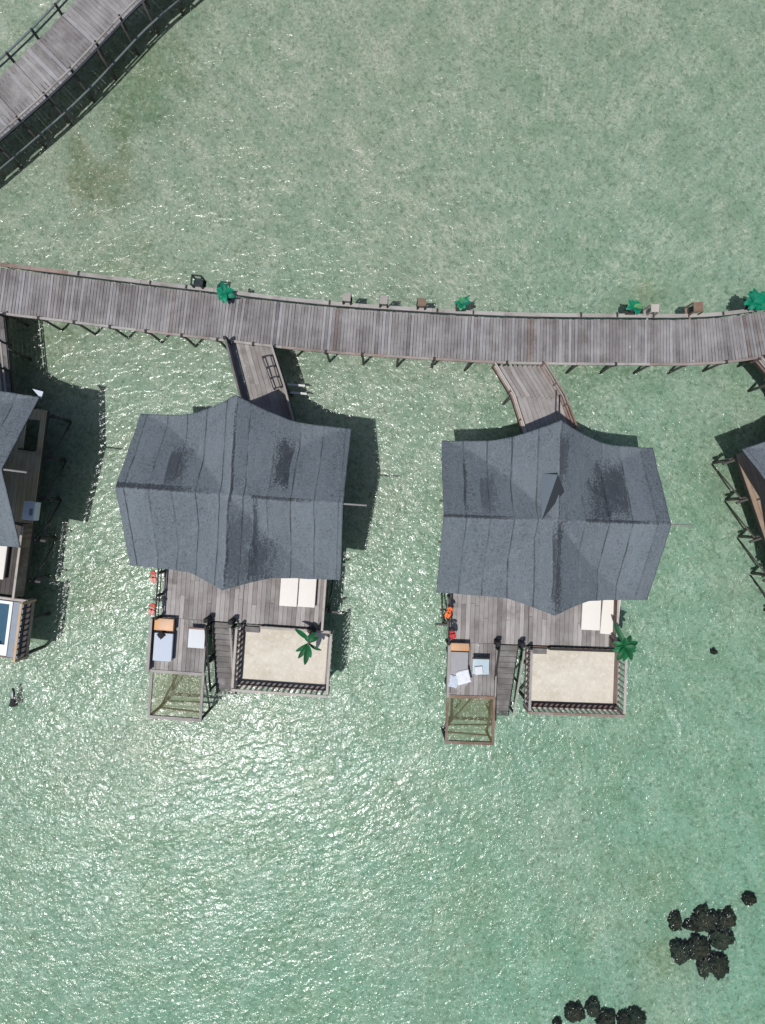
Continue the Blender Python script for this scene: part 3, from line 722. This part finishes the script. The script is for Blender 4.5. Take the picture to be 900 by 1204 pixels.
    for x in (sx0 - .08, sx1 + .06):
        h = .9
        MB().bar((x, -5.95, ZD + h), (x, yb + .3, zb + h), .09, .05).build('handrail', M['dark_wood'] if x < -1 else M['grey_wood'], st)
        for u in (.02, .5, .97):
            y = -5.95 + (yb + 6.25) * u; z = ZD + (zb - ZD) * u
            MB().bar((x, y, z - (.5 if u < .9 else .9)), (x, y, z + h - .03), .08, .08).build('post', M['dark_wood'], st)
    for x in (sx0 - .1, sx1 + .02):
        MB().box(x - .1, x + .1, -5.84, -5.65, ZD + .004, ZD + .8).build('newel_post', M['black'], root)
    # sandy terrace
    tx0, tx1, ty0, ty1 = -.05, 4.25, -8.75, -5.9
    MB().box(tx0 + .24, tx1 - .2, ty0 + .27, ty1 - .12, ZD - .2, ZD - .02).build('terrace_floor', mfloor, root)
    bm_ = M['border_red'] if vent else M['deck_dark'] if not front else M['border']
    for q in ((tx0 + .06, tx1 - .06, ty0 + .06, ty0 + .266), (tx0 + .06, tx1 - .06, ty1 - .117, ty1 - .01), (tx0 + .06, tx0 + .236, ty0 + .27, ty1 - .12), (tx1 - .196, tx1 - .06, ty0 + .27, ty1 - .12)):
        MB().box(*q, ZD - .2, ZD - .03).build('terrace_border', bm_, root)
    MB().box(-.035, -.005, Y0 + .02, -3.0, ZD - .03, ZD + .004).build('joint_strip', M['dark_wood'], root)
    tf = MB()
    for (p, q) in (((tx0, ty0 + .03), (tx1, ty0 + .03)),): tf.bar((p[0], p[1], ZD - .14), (q[0], q[1], ZD - .14), .055, .34)
    tf.bar((tx0 + .03, ty0 + .06, ZD - .14), (tx0 + .03, ty1, ZD - .14), .055, .34); tf.bar((tx1 - .03, ty0 + .06, ZD - .14), (tx1 - .03, ty1, ZD - .14), .055, .34)
    tf.build('terrace_frame', M['red_wood'] if vent else M['brown_wood'], root)
    if front: balustrade(root, (tx0, ty0, ZD), (tx1, ty0, ZD), mrail, mbal=M['pale_wood'])
    balustrade(root, (tx0, ty1 - .06, ZD), (tx0, ty0 + .13, ZD), mrail if not vent else M['grey_wood'], mbal=M['pale_wood'])
    balustrade(root, (tx1, ty0 + .13, ZD), (tx1, ty1 - .06, ZD), M['pale_wood'] if front else mrail, mbal=M['pale_wood'] if front else M['dark_wood'])
    balustrade(root, (.95, ty1 - .05, ZD), (tx1 - .13, ty1 - .05, ZD), M['dark_wood'] if vent else M['pale_wood'], h=.32, mbal=M['pale_wood'], lower=False)
    MB().box(tx0 + .12, .85, ty1 - .34, ty1 - .09, ZD - .018, ZD + .1).build('step', M['tread'], root)
    for x in (tx0 + .15, (tx0 + tx1) / 2, tx1 - .15):
        for y in (ty0 + .2, -6.9): pile((x, y, ZB - .3), (x, y, ZD - .21), .085).build('pile', M['pile'], root)
    return root

villa('slate grey roofed villa left of centre with pale railed sandy terrace', (-6.15, .654, 0), R(-4.05), 1,
      [(-2.75, .9, .1, 1.9, .75), (2.25, -.75, .45, 2.6, .9), (2.25, -.5, .55, 1.1, .95), (0.05, 1.0, -3.7, -.5, .5), (.85, .95, -3.6, -1.6, .75), (-4.5, 3.4, .0, .28, .9), (.9, 2.6, -.06, .1, .9), (0.0, .11, -3.8, 4.1, .95), (.95, .22, -3.0, .3, .8)], M['pale_wood'], M['sandfloor'], M['deck'], ldx=-.13)
villa('slate grey roofed villa right of centre with triangular roof vent and red-brown terrace rail', (7.02, -.36, 0), R(-2.0), 2,
      [(3.0, -1.5, .1, 2.6, .8), (2.2, -1.0, .0, 1.8, .6), (-.12, .5, -3.9, .1, .85), (.05, .45, 1.4, 3.6, .7), (0.0, .08, .2, 4.1, .8), (-3.0, .7, .1, 1.9, .55), (-3.7, .16, .1, 2.6, .85), (-4.5, 3.0, -.02, .14, .9), (1.2, 3.2, -.02, .14, .9)], M['red_wood'], M['sandfloor'], M['deck'], ldx=.27, vent=True, npole=True)
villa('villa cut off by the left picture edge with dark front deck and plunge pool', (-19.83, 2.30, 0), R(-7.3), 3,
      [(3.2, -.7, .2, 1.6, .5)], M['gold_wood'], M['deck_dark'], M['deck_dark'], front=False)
villa('villa cut off by the right picture edge with only its roof corner in view', (20.98, 1.09, 0), R(19), 4,
      [(-2.5, .8, .5, 1.6, .6)], M['pale_wood'], M['sandfloor'], M['deck'], side='side_deck_plain', wx=.12)

# ------------------------------------------------------------------ furniture
def slab(name, mat, parent, cx, cy, sx, sy, z0, z1, bev=.04, loc=None):
    return MB().box(cx - sx / 2, cx + sx / 2, cy - sy / 2, cy + sy / 2, z0, z1).build(name, mat, parent, bevel=bev)
def V(i, x, y, z=ZD):
    loc, rz = ((Vector((-6.15, .654, 0)), R(-4.05)), (Vector((7.02, -.36, 0)), R(-2.0)), (Vector((-19.83, 2.3, 0)), R(-7.3)))[i]
    return loc + Matrix.Rotation(rz, 3, 'Z') @ Vector((x, y, z)), rz
def pxrect(px0, py0, px1, py1, z): a, b = P(px0, py0, z), P(px1, py1, z); return (a + b) / 2, abs(a.x - b.x), abs(a.y - b.y)

def mattress(label, px0, px1, py1, ylen, rz, mat, group, z=ZD + .36, pillow=None):
    c, sx, _ = pxrect(px0, py1, px1, py1, z)
    root = thing('sun_lounger', label, 'sun lounger', (c.x, c.y + ylen / 2, ZD), rz, group)
    slab('mattress', mat, root, 0, 0, sx, ylen, .2, z - ZD, .035)
    fb = MB(); fb.box(-sx / 2 + .04, sx / 2 - .04, -ylen / 2 + .05, ylen / 2 - .05, .12, .195)
    fb.build('frame', M['brown_wood'], root)
    for x in (-sx / 2 + .1, sx / 2 - .1):
        for y in (-ylen / 2 + .12, ylen / 2 - .12): MB().box(x - .035, x + .035, y - .035, y + .035, .002, .118).build('leg', M['brown_wood'], root)
    if pillow: slab('pillow', mat, root, 0, pillow, sx * .86, .34, z - ZD + .003, z - ZD + .13, .05)
    return root
mattress('cream sun lounger, left one of the pair on the left whole villa', 330, 350.8, 713, 1.95, R(-4), M['cream'], 'cream sun loungers on the villa decks')
mattress('cream sun lounger, right one of the pair on the left whole villa', 351.8, 372, 714, 1.95, R(-4), M['cream'], 'cream sun loungers on the villa decks')
mattress('cream sun lounger, left one of the pair on the right whole villa', 685, 707, 741, 1.95, R(-3), M['cream'], 'cream sun loungers on the villa decks', pillow=.68)
mattress('cream sun lounger partly under the leafy plant on the right whole villa', 708, 729, 746, 1.95, R(-5), M['cream'], 'cream sun loungers on the villa decks', pillow=.82)

def daybed(label, px0, px1, pyw0, pyw1, pyc0, pyc1, cush, rz):
    z = ZD + .42
    a, b = P(px0, pyw0, z), P(px1, pyc1, z); c = (a + b) / 2
    root = thing('daybed', label, 'daybed', (c.x, c.y, ZD), rz, 'daybeds on the lounge decks')
    sx = b.x - a.x; sy = a.y - b.y
    yw = [P(0, q, z).y - c.y for q in (pyw0, pyw1, pyc0, pyc1)]
    bx = MB().box(-sx / 2, sx / 2, yw[1], yw[0], .3, .5).build('headrest', M['orange_wood'], root, bevel=.02)
    slab('mattress', cush, root, 0, (yw[2] + yw[3]) / 2, sx * .98, yw[2] - yw[3], .24, .42, .04)
    MB().box(-sx / 2 + .03, sx / 2 - .03, -sy / 2 + .03, sy / 2 - .03, .12, .235).build('frame', M['dark_wood'], root)
    for x in (-sx / 2 + .1, sx / 2 - .1):
        for y in (-sy / 2 + .1, sy / 2 - .1): MB().box(x - .04, x + .04, y - .04, y + .04, .002, .118).build('leg', M['dark_wood'], root)
    return root
daybed('daybed with orange wooden headrest and bluish white mattress', 181, 203.5, 727, 741, 744.5, 777.5, M['bluewhite'], R(-4))
daybed('daybed with orange wooden headrest and grey mattress under white towels', 529.5, 551, 756, 765, 766.5, 806, M['grey_cloth'], R(-2))
def crumple(name, mat, label, cat, px, py, z, sx, sy, rz, seed, amp=.05):
    rnd = random.Random(seed); mb = MB(); n = 12
    from mathutils import noise as mn
    for layer in (0, 1):
        for j in range(n + 1):
            for i in range(n + 1):
                u, v = i / n - .5, j / n - .5
                e = 1 + .16 * mn.noise(Vector((u * 4 + seed, v * 4, seed)))
                zz = .07 + amp * mn.noise(Vector((u * 6 + seed, v * 6, 3))) - .10 * max(abs(u), abs(v)) ** 2
                mb.v.append((u * sx * e, v * sy * e, zz if layer == 0 else 0.004))
    N = (n + 1) ** 2
    for j in range(n):
        for i in range(n):
            a = j * (n + 1) + i; mb.face([a, a + 1, a + n + 2, a + n + 1], smooth=True); mb.face([N + a + n + 1, N + a + n + 2, N + a + 1, N + a], smooth=True)
    edge = [i for i in range(n + 1)] + [j * (n + 1) + n for j in range(1, n + 1)] + [n * (n + 1) + i for i in range(n - 1, -1, -1)] + [j * (n + 1) for j in range(n - 1, 0, -1)]
    for a, b in zip(edge, edge[1:] + edge[:1]): mb.face([b, a, N + a, N + b])
    o = mb.build(name, mat); o.location = P(px, py, z); o.rotation_euler.z = rz
    return tag(o, label, cat)
crumple('towel', M['towel'], 'crumpled white towel on the foot of the grey daybed', 'towel', 545, 796, ZD + .42, .62, .62, R(15), 3)
crumple('towel', M['bluewhite'], 'folded bluish towel hanging off the left edge of the grey daybed', 'towel', 533.5, 801, ZD + .42, .42, .55, R(-12), 7)
crumple('strap', M['black'], 'small dark cloth strap lying on the bluish white daybed', 'strap', 190, 746.5, ZD + .42, .3, .3, R(40), 9, .1)

def low_table(label, px0, px1, py0, py1, mat, rz, h=.45, back=True):
    z = ZD + h; c, sx, sy = pxrect(px0, py0, px1, py1, z)
    root = thing('low_table', label, 'table', (c.x, c.y, ZD), rz, 'small tables on the lounge decks')
    slab('table_top', mat, root, 0, 0, sx, sy, h - .05, h, .015)
    for x in (-sx / 2 + .07, sx / 2 - .07):
        for y in (-sy / 2 + .07, sy / 2 - .07): MB().box(x - .03, x + .03, y - .03, y + .03, .002, h - .053).build('leg', M['brown_wood'], root)
    if back: MB().box(-sx / 2, sx / 2, sy / 2 + .005, sy / 2 + .075, h - .12, h + .04).build('back_rail', M['red_wood'] if mat is M['white'] else M['dark_wood'], root)
    return root
low_table('small white square table by the stair of the left whole villa', 221.5, 241, 740, 762, M['white'], R(-4))
low_table('pale blue low table holding a white cushion on the right whole villa', 556, 575.5, 775, 793, M['pale_blue'], R(-2))
cu = slab('cushion', M['white'], None, 0, 0, .36, .38, 0, .1, .03); cu.location = P(563, 788, ZD + .455); cu.rotation_euler.z = R(6)
tag(cu, 'small white square cushion on the pale blue low table', 'cushion')

# life vests hung on the west rails
def vest(label, px, py, rz, mat, mat2, z=ZD + .93, tilt=0):
    root = thing('life_vest', label, 'life vest', P(px, py, z), rz, 'life vests on the deck rails'); root.scale = (.88, .88, .88)
    for s in (-1, 1):
        mb = MB(); n = 7
        prof = [(.05, .04), (.12, -.04), (.15, -.18), (.14, -.32), (.08, -.4)]
        o = 0
        for k, (w, y) in enumerate(prof):
            for zz in (.02 - k * .035, .10 - k * .035): 
                mb.v.append((s * .008, y, zz)); mb.v.append((s * (.008 + w), y - .02, zz - .03))
        for k in range(len(prof) - 1):
            a = k * 4; b = a + 4
            for q in ((a, a + 1, b + 1, b), (a + 2, b + 2, b + 3, a + 3), (a, b, b + 2, a + 2), (a + 1, a + 3, b + 3, b + 1)): mb.face(list(q), smooth=True)
        mb.face([0, 2, 3, 1]); e = (len(prof) - 1) * 4; mb.face([e, e + 1, e + 3, e + 2])
        mb.build('front_panel', mat, root)
    pts = [(.07 * math.cos(a), .06 + .1 * math.sin(a), .1 - .02 * math.sin(a)) for a in [R(-10 + 20 * i) for i in range(11)]]
    MB().tube([(x * 1.35, y, z_) for x, y, z_ in pts], .075, 8).build('collar', mat2, root)
    MB().tube([(-.17, -.13, .0), (-.1, -.13, .085), (.0, -.13, .1), (.1, -.13, .085), (.17, -.13, .0)], .022, 6).build('belt', mat2, root)
    mb = MB().box(-.04, .04, -.155, -.105, .115, .135); mb.build('buckle', M['black'], root)
    return root
vest('faded pink life vest with red collar nearest the roof of the left whole villa', 181, 676, R(-6), M['pink'], M['coral_red'])
vest('faded pink life vest hanging lower on the rail of the left whole villa', 180, 714, R(-20), M['pink'], M['coral_red'])
vest('orange life vest on the rail of the right whole villa', 528.5, 718, R(-18), M['orange'], M['orange'])
vest('red and black life vest on the rail of the right whole villa', 531.5, 742, R(12), M['red'], M['black'])

# ------------------------------------------------------------------ plants
def leaf_mb(L, w, droop, curl=.12, n=9, lift=.5, fold=.25):
    mb = MB()
    pts = []
    for i in range(n + 1):
        u = i / n
        y = L * (u - .18 * droop * u * u); z = L * (lift * u - droop * u * u)
        ww = w * math.sin(math.pi * min(1, (u * .93 + .05))) ** .7
        pts.append((y, z, ww))
    for (y, z, ww) in pts:
        for s in (-1, -.5, 0, .5, 1):
            mb.v.append((s * ww / 2, y, z + abs(s) * ww * fold * .5))
    for i in range(n):
        for k in range(4): a = i * 5 + k; mb.face([a, a + 1, a + 6, a + 5], smooth=True)
    return mb
def leafy(name, label, cat, loc, hgt, lean, leaves, mats, group, pot=True, potsize=.2, trunk_r=.05):
    root = thing(name, label, cat, loc, 0, group)
    if pot:
        MB().tube([(0, 0, .002), (0, 0, .1), (0, 0, .36), (0, 0, .4)], .2, 14, radii=[potsize * .7, potsize * .8, potsize, potsize * 1.08]).build('pot', M['pot'], root)
    top = Vector((lean[0], lean[1], hgt))
    MB().tube([(0, 0, .38 if pot else 0), (lean[0] * .35, lean[1] * .35, hgt * .55), top], trunk_r, 8, radii=[trunk_r * 1.3, trunk_r, trunk_r * .7]).build('stem', M['trunk'], root)
    for i, (az, L, w, lift, droop, dz) in enumerate(leaves):
        o = leaf_mb(L, w, droop, lift=lift).build('leaf', mats[i % len(mats)], root)
        o.location = top - Vector((lean[0] * dz * .4, lean[1] * dz * .4, dz)); o.rotation_euler = (0, random.uniform(-.35, .35), R(az - 90))
    return root
# az: direction the leaf points, degrees, 0 = east (right), 90 = up in the picture
leafy('banana_plant', 'sparse potted plant with long green leaves on the left villa terrace', 'plant', P(367.5, 739, ZD), 1.75, (-.02, -.42),
      [(262, 1.0, .26, .25, .35, 0), (236, .85, .22, .3, .4, .05), (215, .75, .2, .3, .45, .15), (120, .5, .18, .35, .5, .3), (325, .75, .16, .3, .5, .2), (60, .55, .24, .3, .5, .25), (20, .5, .2, .2, .5, .4), (140, .9, .22, .2, .5, .55), (285, .6, .22, .6, .3, .0)],
      [M['leaf']], 'leafy potted plants on the terraces')
leafy('banana_plant', 'bushy potted plant with broad dark green leaves on the right villa terrace', 'plant', P(722, 752, ZD), 1.55, (.02, -.05),
      [(115, 1.24, 0.25, .25, .35, 0), (200, 0.62, 0.28, .3, .45, .05), (240, 0.78, 0.30, .3, .45, .05), (268, 0.74, 0.30, .3, .5, 0), (300, 0.78, 0.28, .3, .45, .05), (335, 0.62, 0.25, .3, .4, .1), (20, 0.66, 0.28, .3, .4, .05), (60, 0.62, 0.25, .3, .45, .1), (160, 0.58, 0.25, .3, .4, .1), (220, 0.47, 0.21, .5, .35, 0), (0, 0.47, 0.25, .55, .35, 0), (285, 0.47, 0.25, .6, .35, 0), (100, 0.47, 0.21, .6, .35, 0)],
      [M['leaf']], 'leafy potted plants on the terraces')
# bright green shrubs along the outer side of the boardwalk
def shrub(label, px, py, leaves, mats, z=ZD + .3, h=.5):
    q = P(px, py, z)
    root = leafy('potted_shrub', label, 'shrub', q, h, (0, 0), leaves, mats, 'bright green shrubs along the boardwalk', True, .2, .03)
    c = MB().bar((0, -.12, -.30), (0, .08, -.035), .07, .06).build('bracket', M['dark_wood'], root)
    MB().box(-.24, .24, -.24, .24, -.035, -.003).build('shelf', M['dark_wood'], root)
    return root
def fan(n, L, w, a0=0, a1=360, lift=.5, droop=.5):
    return [(a0 + (a1 - a0) * (i + random.uniform(-.3, .3)) / n, L * random.uniform(.8, 1.15), w * random.uniform(.8, 1.2), lift * random.uniform(.6, 1.3), droop * random.uniform(.7, 1.2), random.uniform(0, .15)) for i in range(n)]
shrub('bright emerald shrub drooping over the boardwalk rail beside the black lantern', 266.5, 347, fan(9, .5, .26, 80, 400, .4, .5) + fan(4, .3, .2, 0, 360, .8, .5), [M['leaf_em']])
shrub('small upright emerald shrub above the middle of the boardwalk', 542, 360, fan(7, .38, .2, 0, 360, .6, .5) + fan(3, .26, .16, 0, 360, 1, .4) + [(45, .6, .09, .3, .3, .1), (35, .5, .08, .2, .3, .1)], [M['leaf_em'], M['leaf_em'], M['leaf_lime']])
shrub('two-lobed emerald shrub with lime tips left of the pale lantern', 741, 364, fan(6, .42, .24, -40, 70, .4, .5) + fan(5, .4, .2, 110, 210, .5, .5), [M['leaf_em'], M['leaf_em'], M['leaf_lime']])
shrub('large spreading emerald shrub at the right end of the boardwalk', 881, 358, fan(9, .62, .26, -60, 130, .4, .5) + fan(7, .5, .22, 130, 300, .5, .5), [M['leaf_em']])
shrub('spreading emerald shrub cut by the right picture edge', 899, 354, fan(9, .6, .26, 0, 360, .4, .5), [M['leaf_em']])

# lanterns along the outer side
def lantern(label, px, py, mtop, mframe, s=.42, open_top=False):
    q = P(px, py, ZD + .75); tgz = 0
    c = min((path.at(path.L * i / 200) for i in range(201)), key=lambda r: (r[0].xy - q.xy).length)
    rz = math.atan2(c[1].y, c[1].x)
    root = thing('lantern', label, 'lantern', (q.x, q.y, ZD), rz, 'square lanterns along the boardwalk')
    for x in (-s / 2 + .04, s / 2 - .04):
        for y in (-s / 2 + .04, s / 2 - .04): MB().box(x - .03, x + .03, y - .03, y + .03, .0, .8).build('corner_post', mframe, root)
    MB().box(-s / 2, s / 2, -s / 2, s / 2, -.06, -.003).build('base', mframe, root)
    MB().bar((0, -s / 2 - .25, -.2), (0, 0, -.065), .08, .08).build('bracket', mframe, root)
    if open_top:
        fr = MB(); e = s / 2
        fr.box(-e, e, -e, -e + .06, .72, .78).box(-e, e, e - .06, e, .72, .78).box(-e, -e + .06, -e + .062, e - .062, .72, .78).box(e - .06, e, -e + .062, e - .062, .72, .78)
        fr.build('top_frame', mframe, root); MB().box(-e + .08, e - .08, -e + .08, e - .08, .1, .5).build('lamp_glass', M['glass'], root)
    else:
        MB().box(-s / 2 + .03, s / 2 - .03, -s / 2 + .03, s / 2 - .03, .80, .86).build('cap', mtop, root)
        MB().box(-s / 2 + .1, s / 2 - .1, -s / 2 + .1, s / 2 - .1, 0.0, .78).build('lamp_glass', M['glass'], root)
    return root
lantern('black open-framed lantern left of the leftmost emerald shrub', 231, 329.5, None, M['black_metal'], .5, True)
lantern('grey-topped square lantern, leftmost of the three in a row above the boardwalk middle', 408, 350, M['grey_wood'], M['dark_wood'])
lantern('grey-topped square lantern, middle of the three in a row above the boardwalk middle', 451.5, 353.5, M['grey_wood'], M['dark_wood'])
lantern('brown-topped square lantern, nearest to the small upright shrub', 496, 356, M['brown_wood'], M['dark_wood'])
lantern('pale-topped square lantern right of the two-lobed shrub', 769.5, 363, M['pale_wood'], M['grey_wood'])
lantern('dark brown-topped lantern between the pale lantern and the large spreading shrub', 820.5, 361.5, M['brown_wood'], M['brown_wood'], .5)

# ------------------------------------------------------------------ at the left villa
ac, rz = V(2, 3.98, -1.75, ZD + .35)
A = thing('air_conditioner', 'white air conditioner box beside the brown side deck of the left villa', 'air conditioner', ac, rz)
MB().box(-.27, .27, -.42, .42, 0, .55).build('casing', M['metal_white'], A, bevel=.03)
MB().box(.05, .2, -.2, .1, .552, .566).build('grille', M['grey_metal'], A)
MB().box(-.3, .3, -.36, -.3, -.08, -.004).build('bracket', M['dark_wood'], A); MB().box(-.3, .3, .3, .36, -.08, -.004).build('bracket', M['dark_wood'], A)
pl, rz = V(2, 2.0, -7.35, ZD - .018)
Pp = thing('plunge_pool', 'white rimmed plunge pool of dark blue water on the left villa terrace', 'pool', pl, rz)
rm = MB(); rm.box(-1.75, 1.5, -1.25, -.75, 0, .3).box(-1.75, 1.5, 1.15, 1.28, 0, .3).box(-1.75, -1.6, -.748, 1.148, 0, .3).box(1.36, 1.5, -.748, 1.148, 0, .3)
rm.build('rim', M['pool_rim'], Pp); MB().box(1.502, 1.98, -1.3, 1.28, 0, .24).build('surround', M['pool_grey'], Pp); MB().box(-1.598, 1.358, -.747, 1.147, .002, .2).build('water_surface', M['pool_water'], Pp)
tw, rz = V(2, 2.95, -8.2, ZD + .29)
o = slab('folded_towel', M['orange_wood'], None, 0, 0, .3, .4, 0, .07, .02); o.location = tw; o.rotation_euler.z = rz
o.data.materials[0] = plain('orange_towel', (0.6, 0.2, 0.02), .9, .3, 9.0); tag(o, 'orange folded towel on the white rim of the plunge pool', 'towel')
tp, rz = V(2, 2.2, -4.15, ZD)
o = thing('sun_lounger', 'white sun lounger at the picture edge on the dark deck of the left villa', 'sun lounger', tp, rz, 'cream sun loungers on the villa decks')
slab('mattress', M['cream'], o, 0, 0, 1.5, 1.9, .2, .36, .035); MB().box(-.7, .7, -.9, .9, .002, .195).build('frame', M['brown_wood'], o)
# white flag-like sign at the roof corner
sg = P(45, 462, 4.05)
o = MB()
o.v += [(-.25, .18, 0), (.24, .05, 0.03), (.1, -.24, -.06), (-.25, .18, -.03), (.24, .05, 0.0), (.1, -.24, -.09)]
for f in ((0, 2, 1), (3, 4, 5), (0, 1, 4, 3), (1, 2, 5, 4), (2, 0, 3, 5)): o.face(list(f))
o = o.build('pennant', M['bluewhite']); o.location = sg; tag(o, 'small bluish white cloth at the roof corner of the left edge villa', 'cloth')

# dark cone float
cf = thing('float', 'small dark wedge-shaped float with pale streak low in the water near the left edge', 'float', P(16, 820, -.08)); cf.scale = (.85, .85, .8)
MB().tube([(0, -.50, -.04), (0, -.48, -.04), (-.0, .05, .0), (.03, .42, .04), (.04, .5, .04)], .1, 12, radii=[.235, .245, .13, .06, .045]).build('body', M['black'], cf)
MB().tube([(.04, .46, .16), (.045, .52, .16), (.05, .58, .16)], .08, 10, radii=[.05, .085, .04]).build('head', M['black'], cf)
MB().tube([(.06, .4, .22), (.07, .2, .26), (.08, 0, .31)], .03, 8, radii=[.04, .05, .02]).build('glint_streak', M['metal_white'], cf)  # ripple highlight put in as a solid white streak

# ------------------------------------------------------------------ corals
from mathutils import noise as mn
def coral(label, px, py, rx, ry, mat, seed, group, name='coral_head', h=.72):
    me = bpy.data.meshes.new(name); bm = bmesh.new()
    bmesh.ops.create_icosphere(bm, subdivisions=5, radius=1.0)
    k = (H - ZB) / FPX
    for v in bm.verts:
        d = v.co.normalized()
        ang = math.atan2(d.y, d.x)
        lob = .20 * mn.noise(Vector((math.cos(ang) * 1.5, math.sin(ang) * 1.5, seed))) + .16 * mn.noise(Vector((math.cos(ang) * 4, math.sin(ang) * 4, seed * 2)))
        r = 1.06 + 1.9 * lob + .2 * mn.noise(d * 3.2 + Vector((seed, 0, 0))) + .17 * mn.noise(d * 8 + Vector((0, seed, 0))) + .06 * mn.noise(d * 17)
        v.co = Vector((d.x * r * rx * .93 * k, d.y * r * ry * .93 * k, (abs(d.z) ** .5 * (1 if d.z > 0 else -.1) * h * (.92 + .22 * mn.noise(d * 4 + Vector((seed, 3, 0))) + .16 * mn.noise(d * 11 + Vector((seed, 3, 0))) + .08 * mn.noise(d * 22)))))
    for f in bm.faces: f.smooth = True
    bm.to_mesh(me); bm.free(); me.materials.append(mat)
    o = bpy.data.objects.new(name, me); COL.objects.link(o); o.location = P(px, py, ZB)
    return tag(o, label, 'coral', group)
g = 'dark coral heads on the sea bed'
cc = [('smallest dark coral head at the upper left of the large coral cluster', 793, 1081, 7.5, 9.5, 'coral'),
      ('broad dark coral head at the top middle of the large coral cluster', 827, 1079, 14, 13, 'coral'),
      ('angular brown coral head at the top right of the large coral cluster', 852, 1077, 11, 11, 'coral'),
      ('wide speckled coral head on the right side of the large coral cluster', 847, 1100, 15, 12, 'coral_green'),
      ('greenish coral head at the left side of the large coral cluster', 798, 1115, 10, 14, 'coral_green'),
      ('dark coral head in the middle of the large coral cluster', 819, 1112, 12, 14, 'coral'),
      ('narrow coral head at the bottom middle of the large coral cluster', 826, 1133, 8, 12, 'coral_green'),
      ('dark round coral head at the bottom right of the large coral cluster', 842, 1132, 12, 14, 'coral'),
      ('small narrow arm of coral at the left of the broad top head', 810, 1085, 7, 5, 'coral'),
      ('lone small round coral above the large coral cluster', 878.5, 1054, 7, 7, 'coral'),
      ('leftmost large coral head of the row at the bottom picture edge', 675, 1187, 10, 10, 'coral'),
      ('greenish coral head second in the row at the bottom picture edge', 696, 1182, 8.5, 9, 'coral_green'),
      ('tall dark coral head in the middle of the row at the bottom picture edge', 712, 1197, 11, 12, 'coral'),
      ('coral head right of the middle in the row at the bottom picture edge', 731, 1196, 8, 8, 'coral'),
      ('greenish coral head at the right end of the bottom row', 746, 1194, 10, 10, 'coral_green'),
      ('tiny coral tip at the left end of the bottom row', 655, 1202, 5, 6, 'coral'),
      ('tiny lone dark coral right of the right whole villa', 837.5, 765, 3.0, 2.8, 'coral_green')]
for i, (lb, px, py, rx, ry, m) in enumerate(cc): coral(lb, px, py, rx, ry, M[m], 1.7 * i + .3, g, h=.545 if rx > 6 else .53)

# ------------------------------------------------------------------ light, sky, camera
w = bpy.data.worlds.new('World'); scene.world = w; w.use_nodes = True
nt = w.node_tree; nt.nodes.clear()
sky = nt.nodes.new('ShaderNodeTexSky'); sky.sky_type = 'NISHITA'; sky.sun_disc = False
el = math.asin(SUN.z); az = math.atan2(SUN.x, SUN.y)
sky.sun_elevation = el; sky.sun_rotation = az % (2 * math.pi)
bg = nt.nodes.new('ShaderNodeBackground'); bg.inputs[1].default_value = 0.105
wo = nt.nodes.new('ShaderNodeOutputWorld'); nt.links.new(sky.outputs[0], bg.inputs[0]); nt.links.new(bg.outputs[0], wo.inputs[0])
sd = bpy.data.lights.new('sun', 'SUN'); sd.energy = 4.0; sd.angle = R(0.53); sd.color = (1, .975, .94)
so = bpy.data.objects.new('sun', sd); COL.objects.link(so); so.rotation_euler = (-SUN).to_track_quat('-Z', 'Y').to_euler(); so.location = SUN * 60
cd = bpy.data.cameras.new('camera'); cam = bpy.data.objects.new('camera', cd); COL.objects.link(cam)
cam.location = (0, 0, H); cam.rotation_euler = (0, 0, 0)
cd.sensor_fit = 'VERTICAL'; cd.angle = 2 * math.atan(602 / FPX); cd.clip_end = 5000; cd.clip_start = .1
scene.camera = cam
vs = scene.view_settings; vs.view_transform = 'Standard'; vs.look = 'None'; vs.exposure = 0.0; vs.gamma = 1.0
scene.render.engine = 'CYCLES'
scene.cycles.transparent_max_bounces = 16
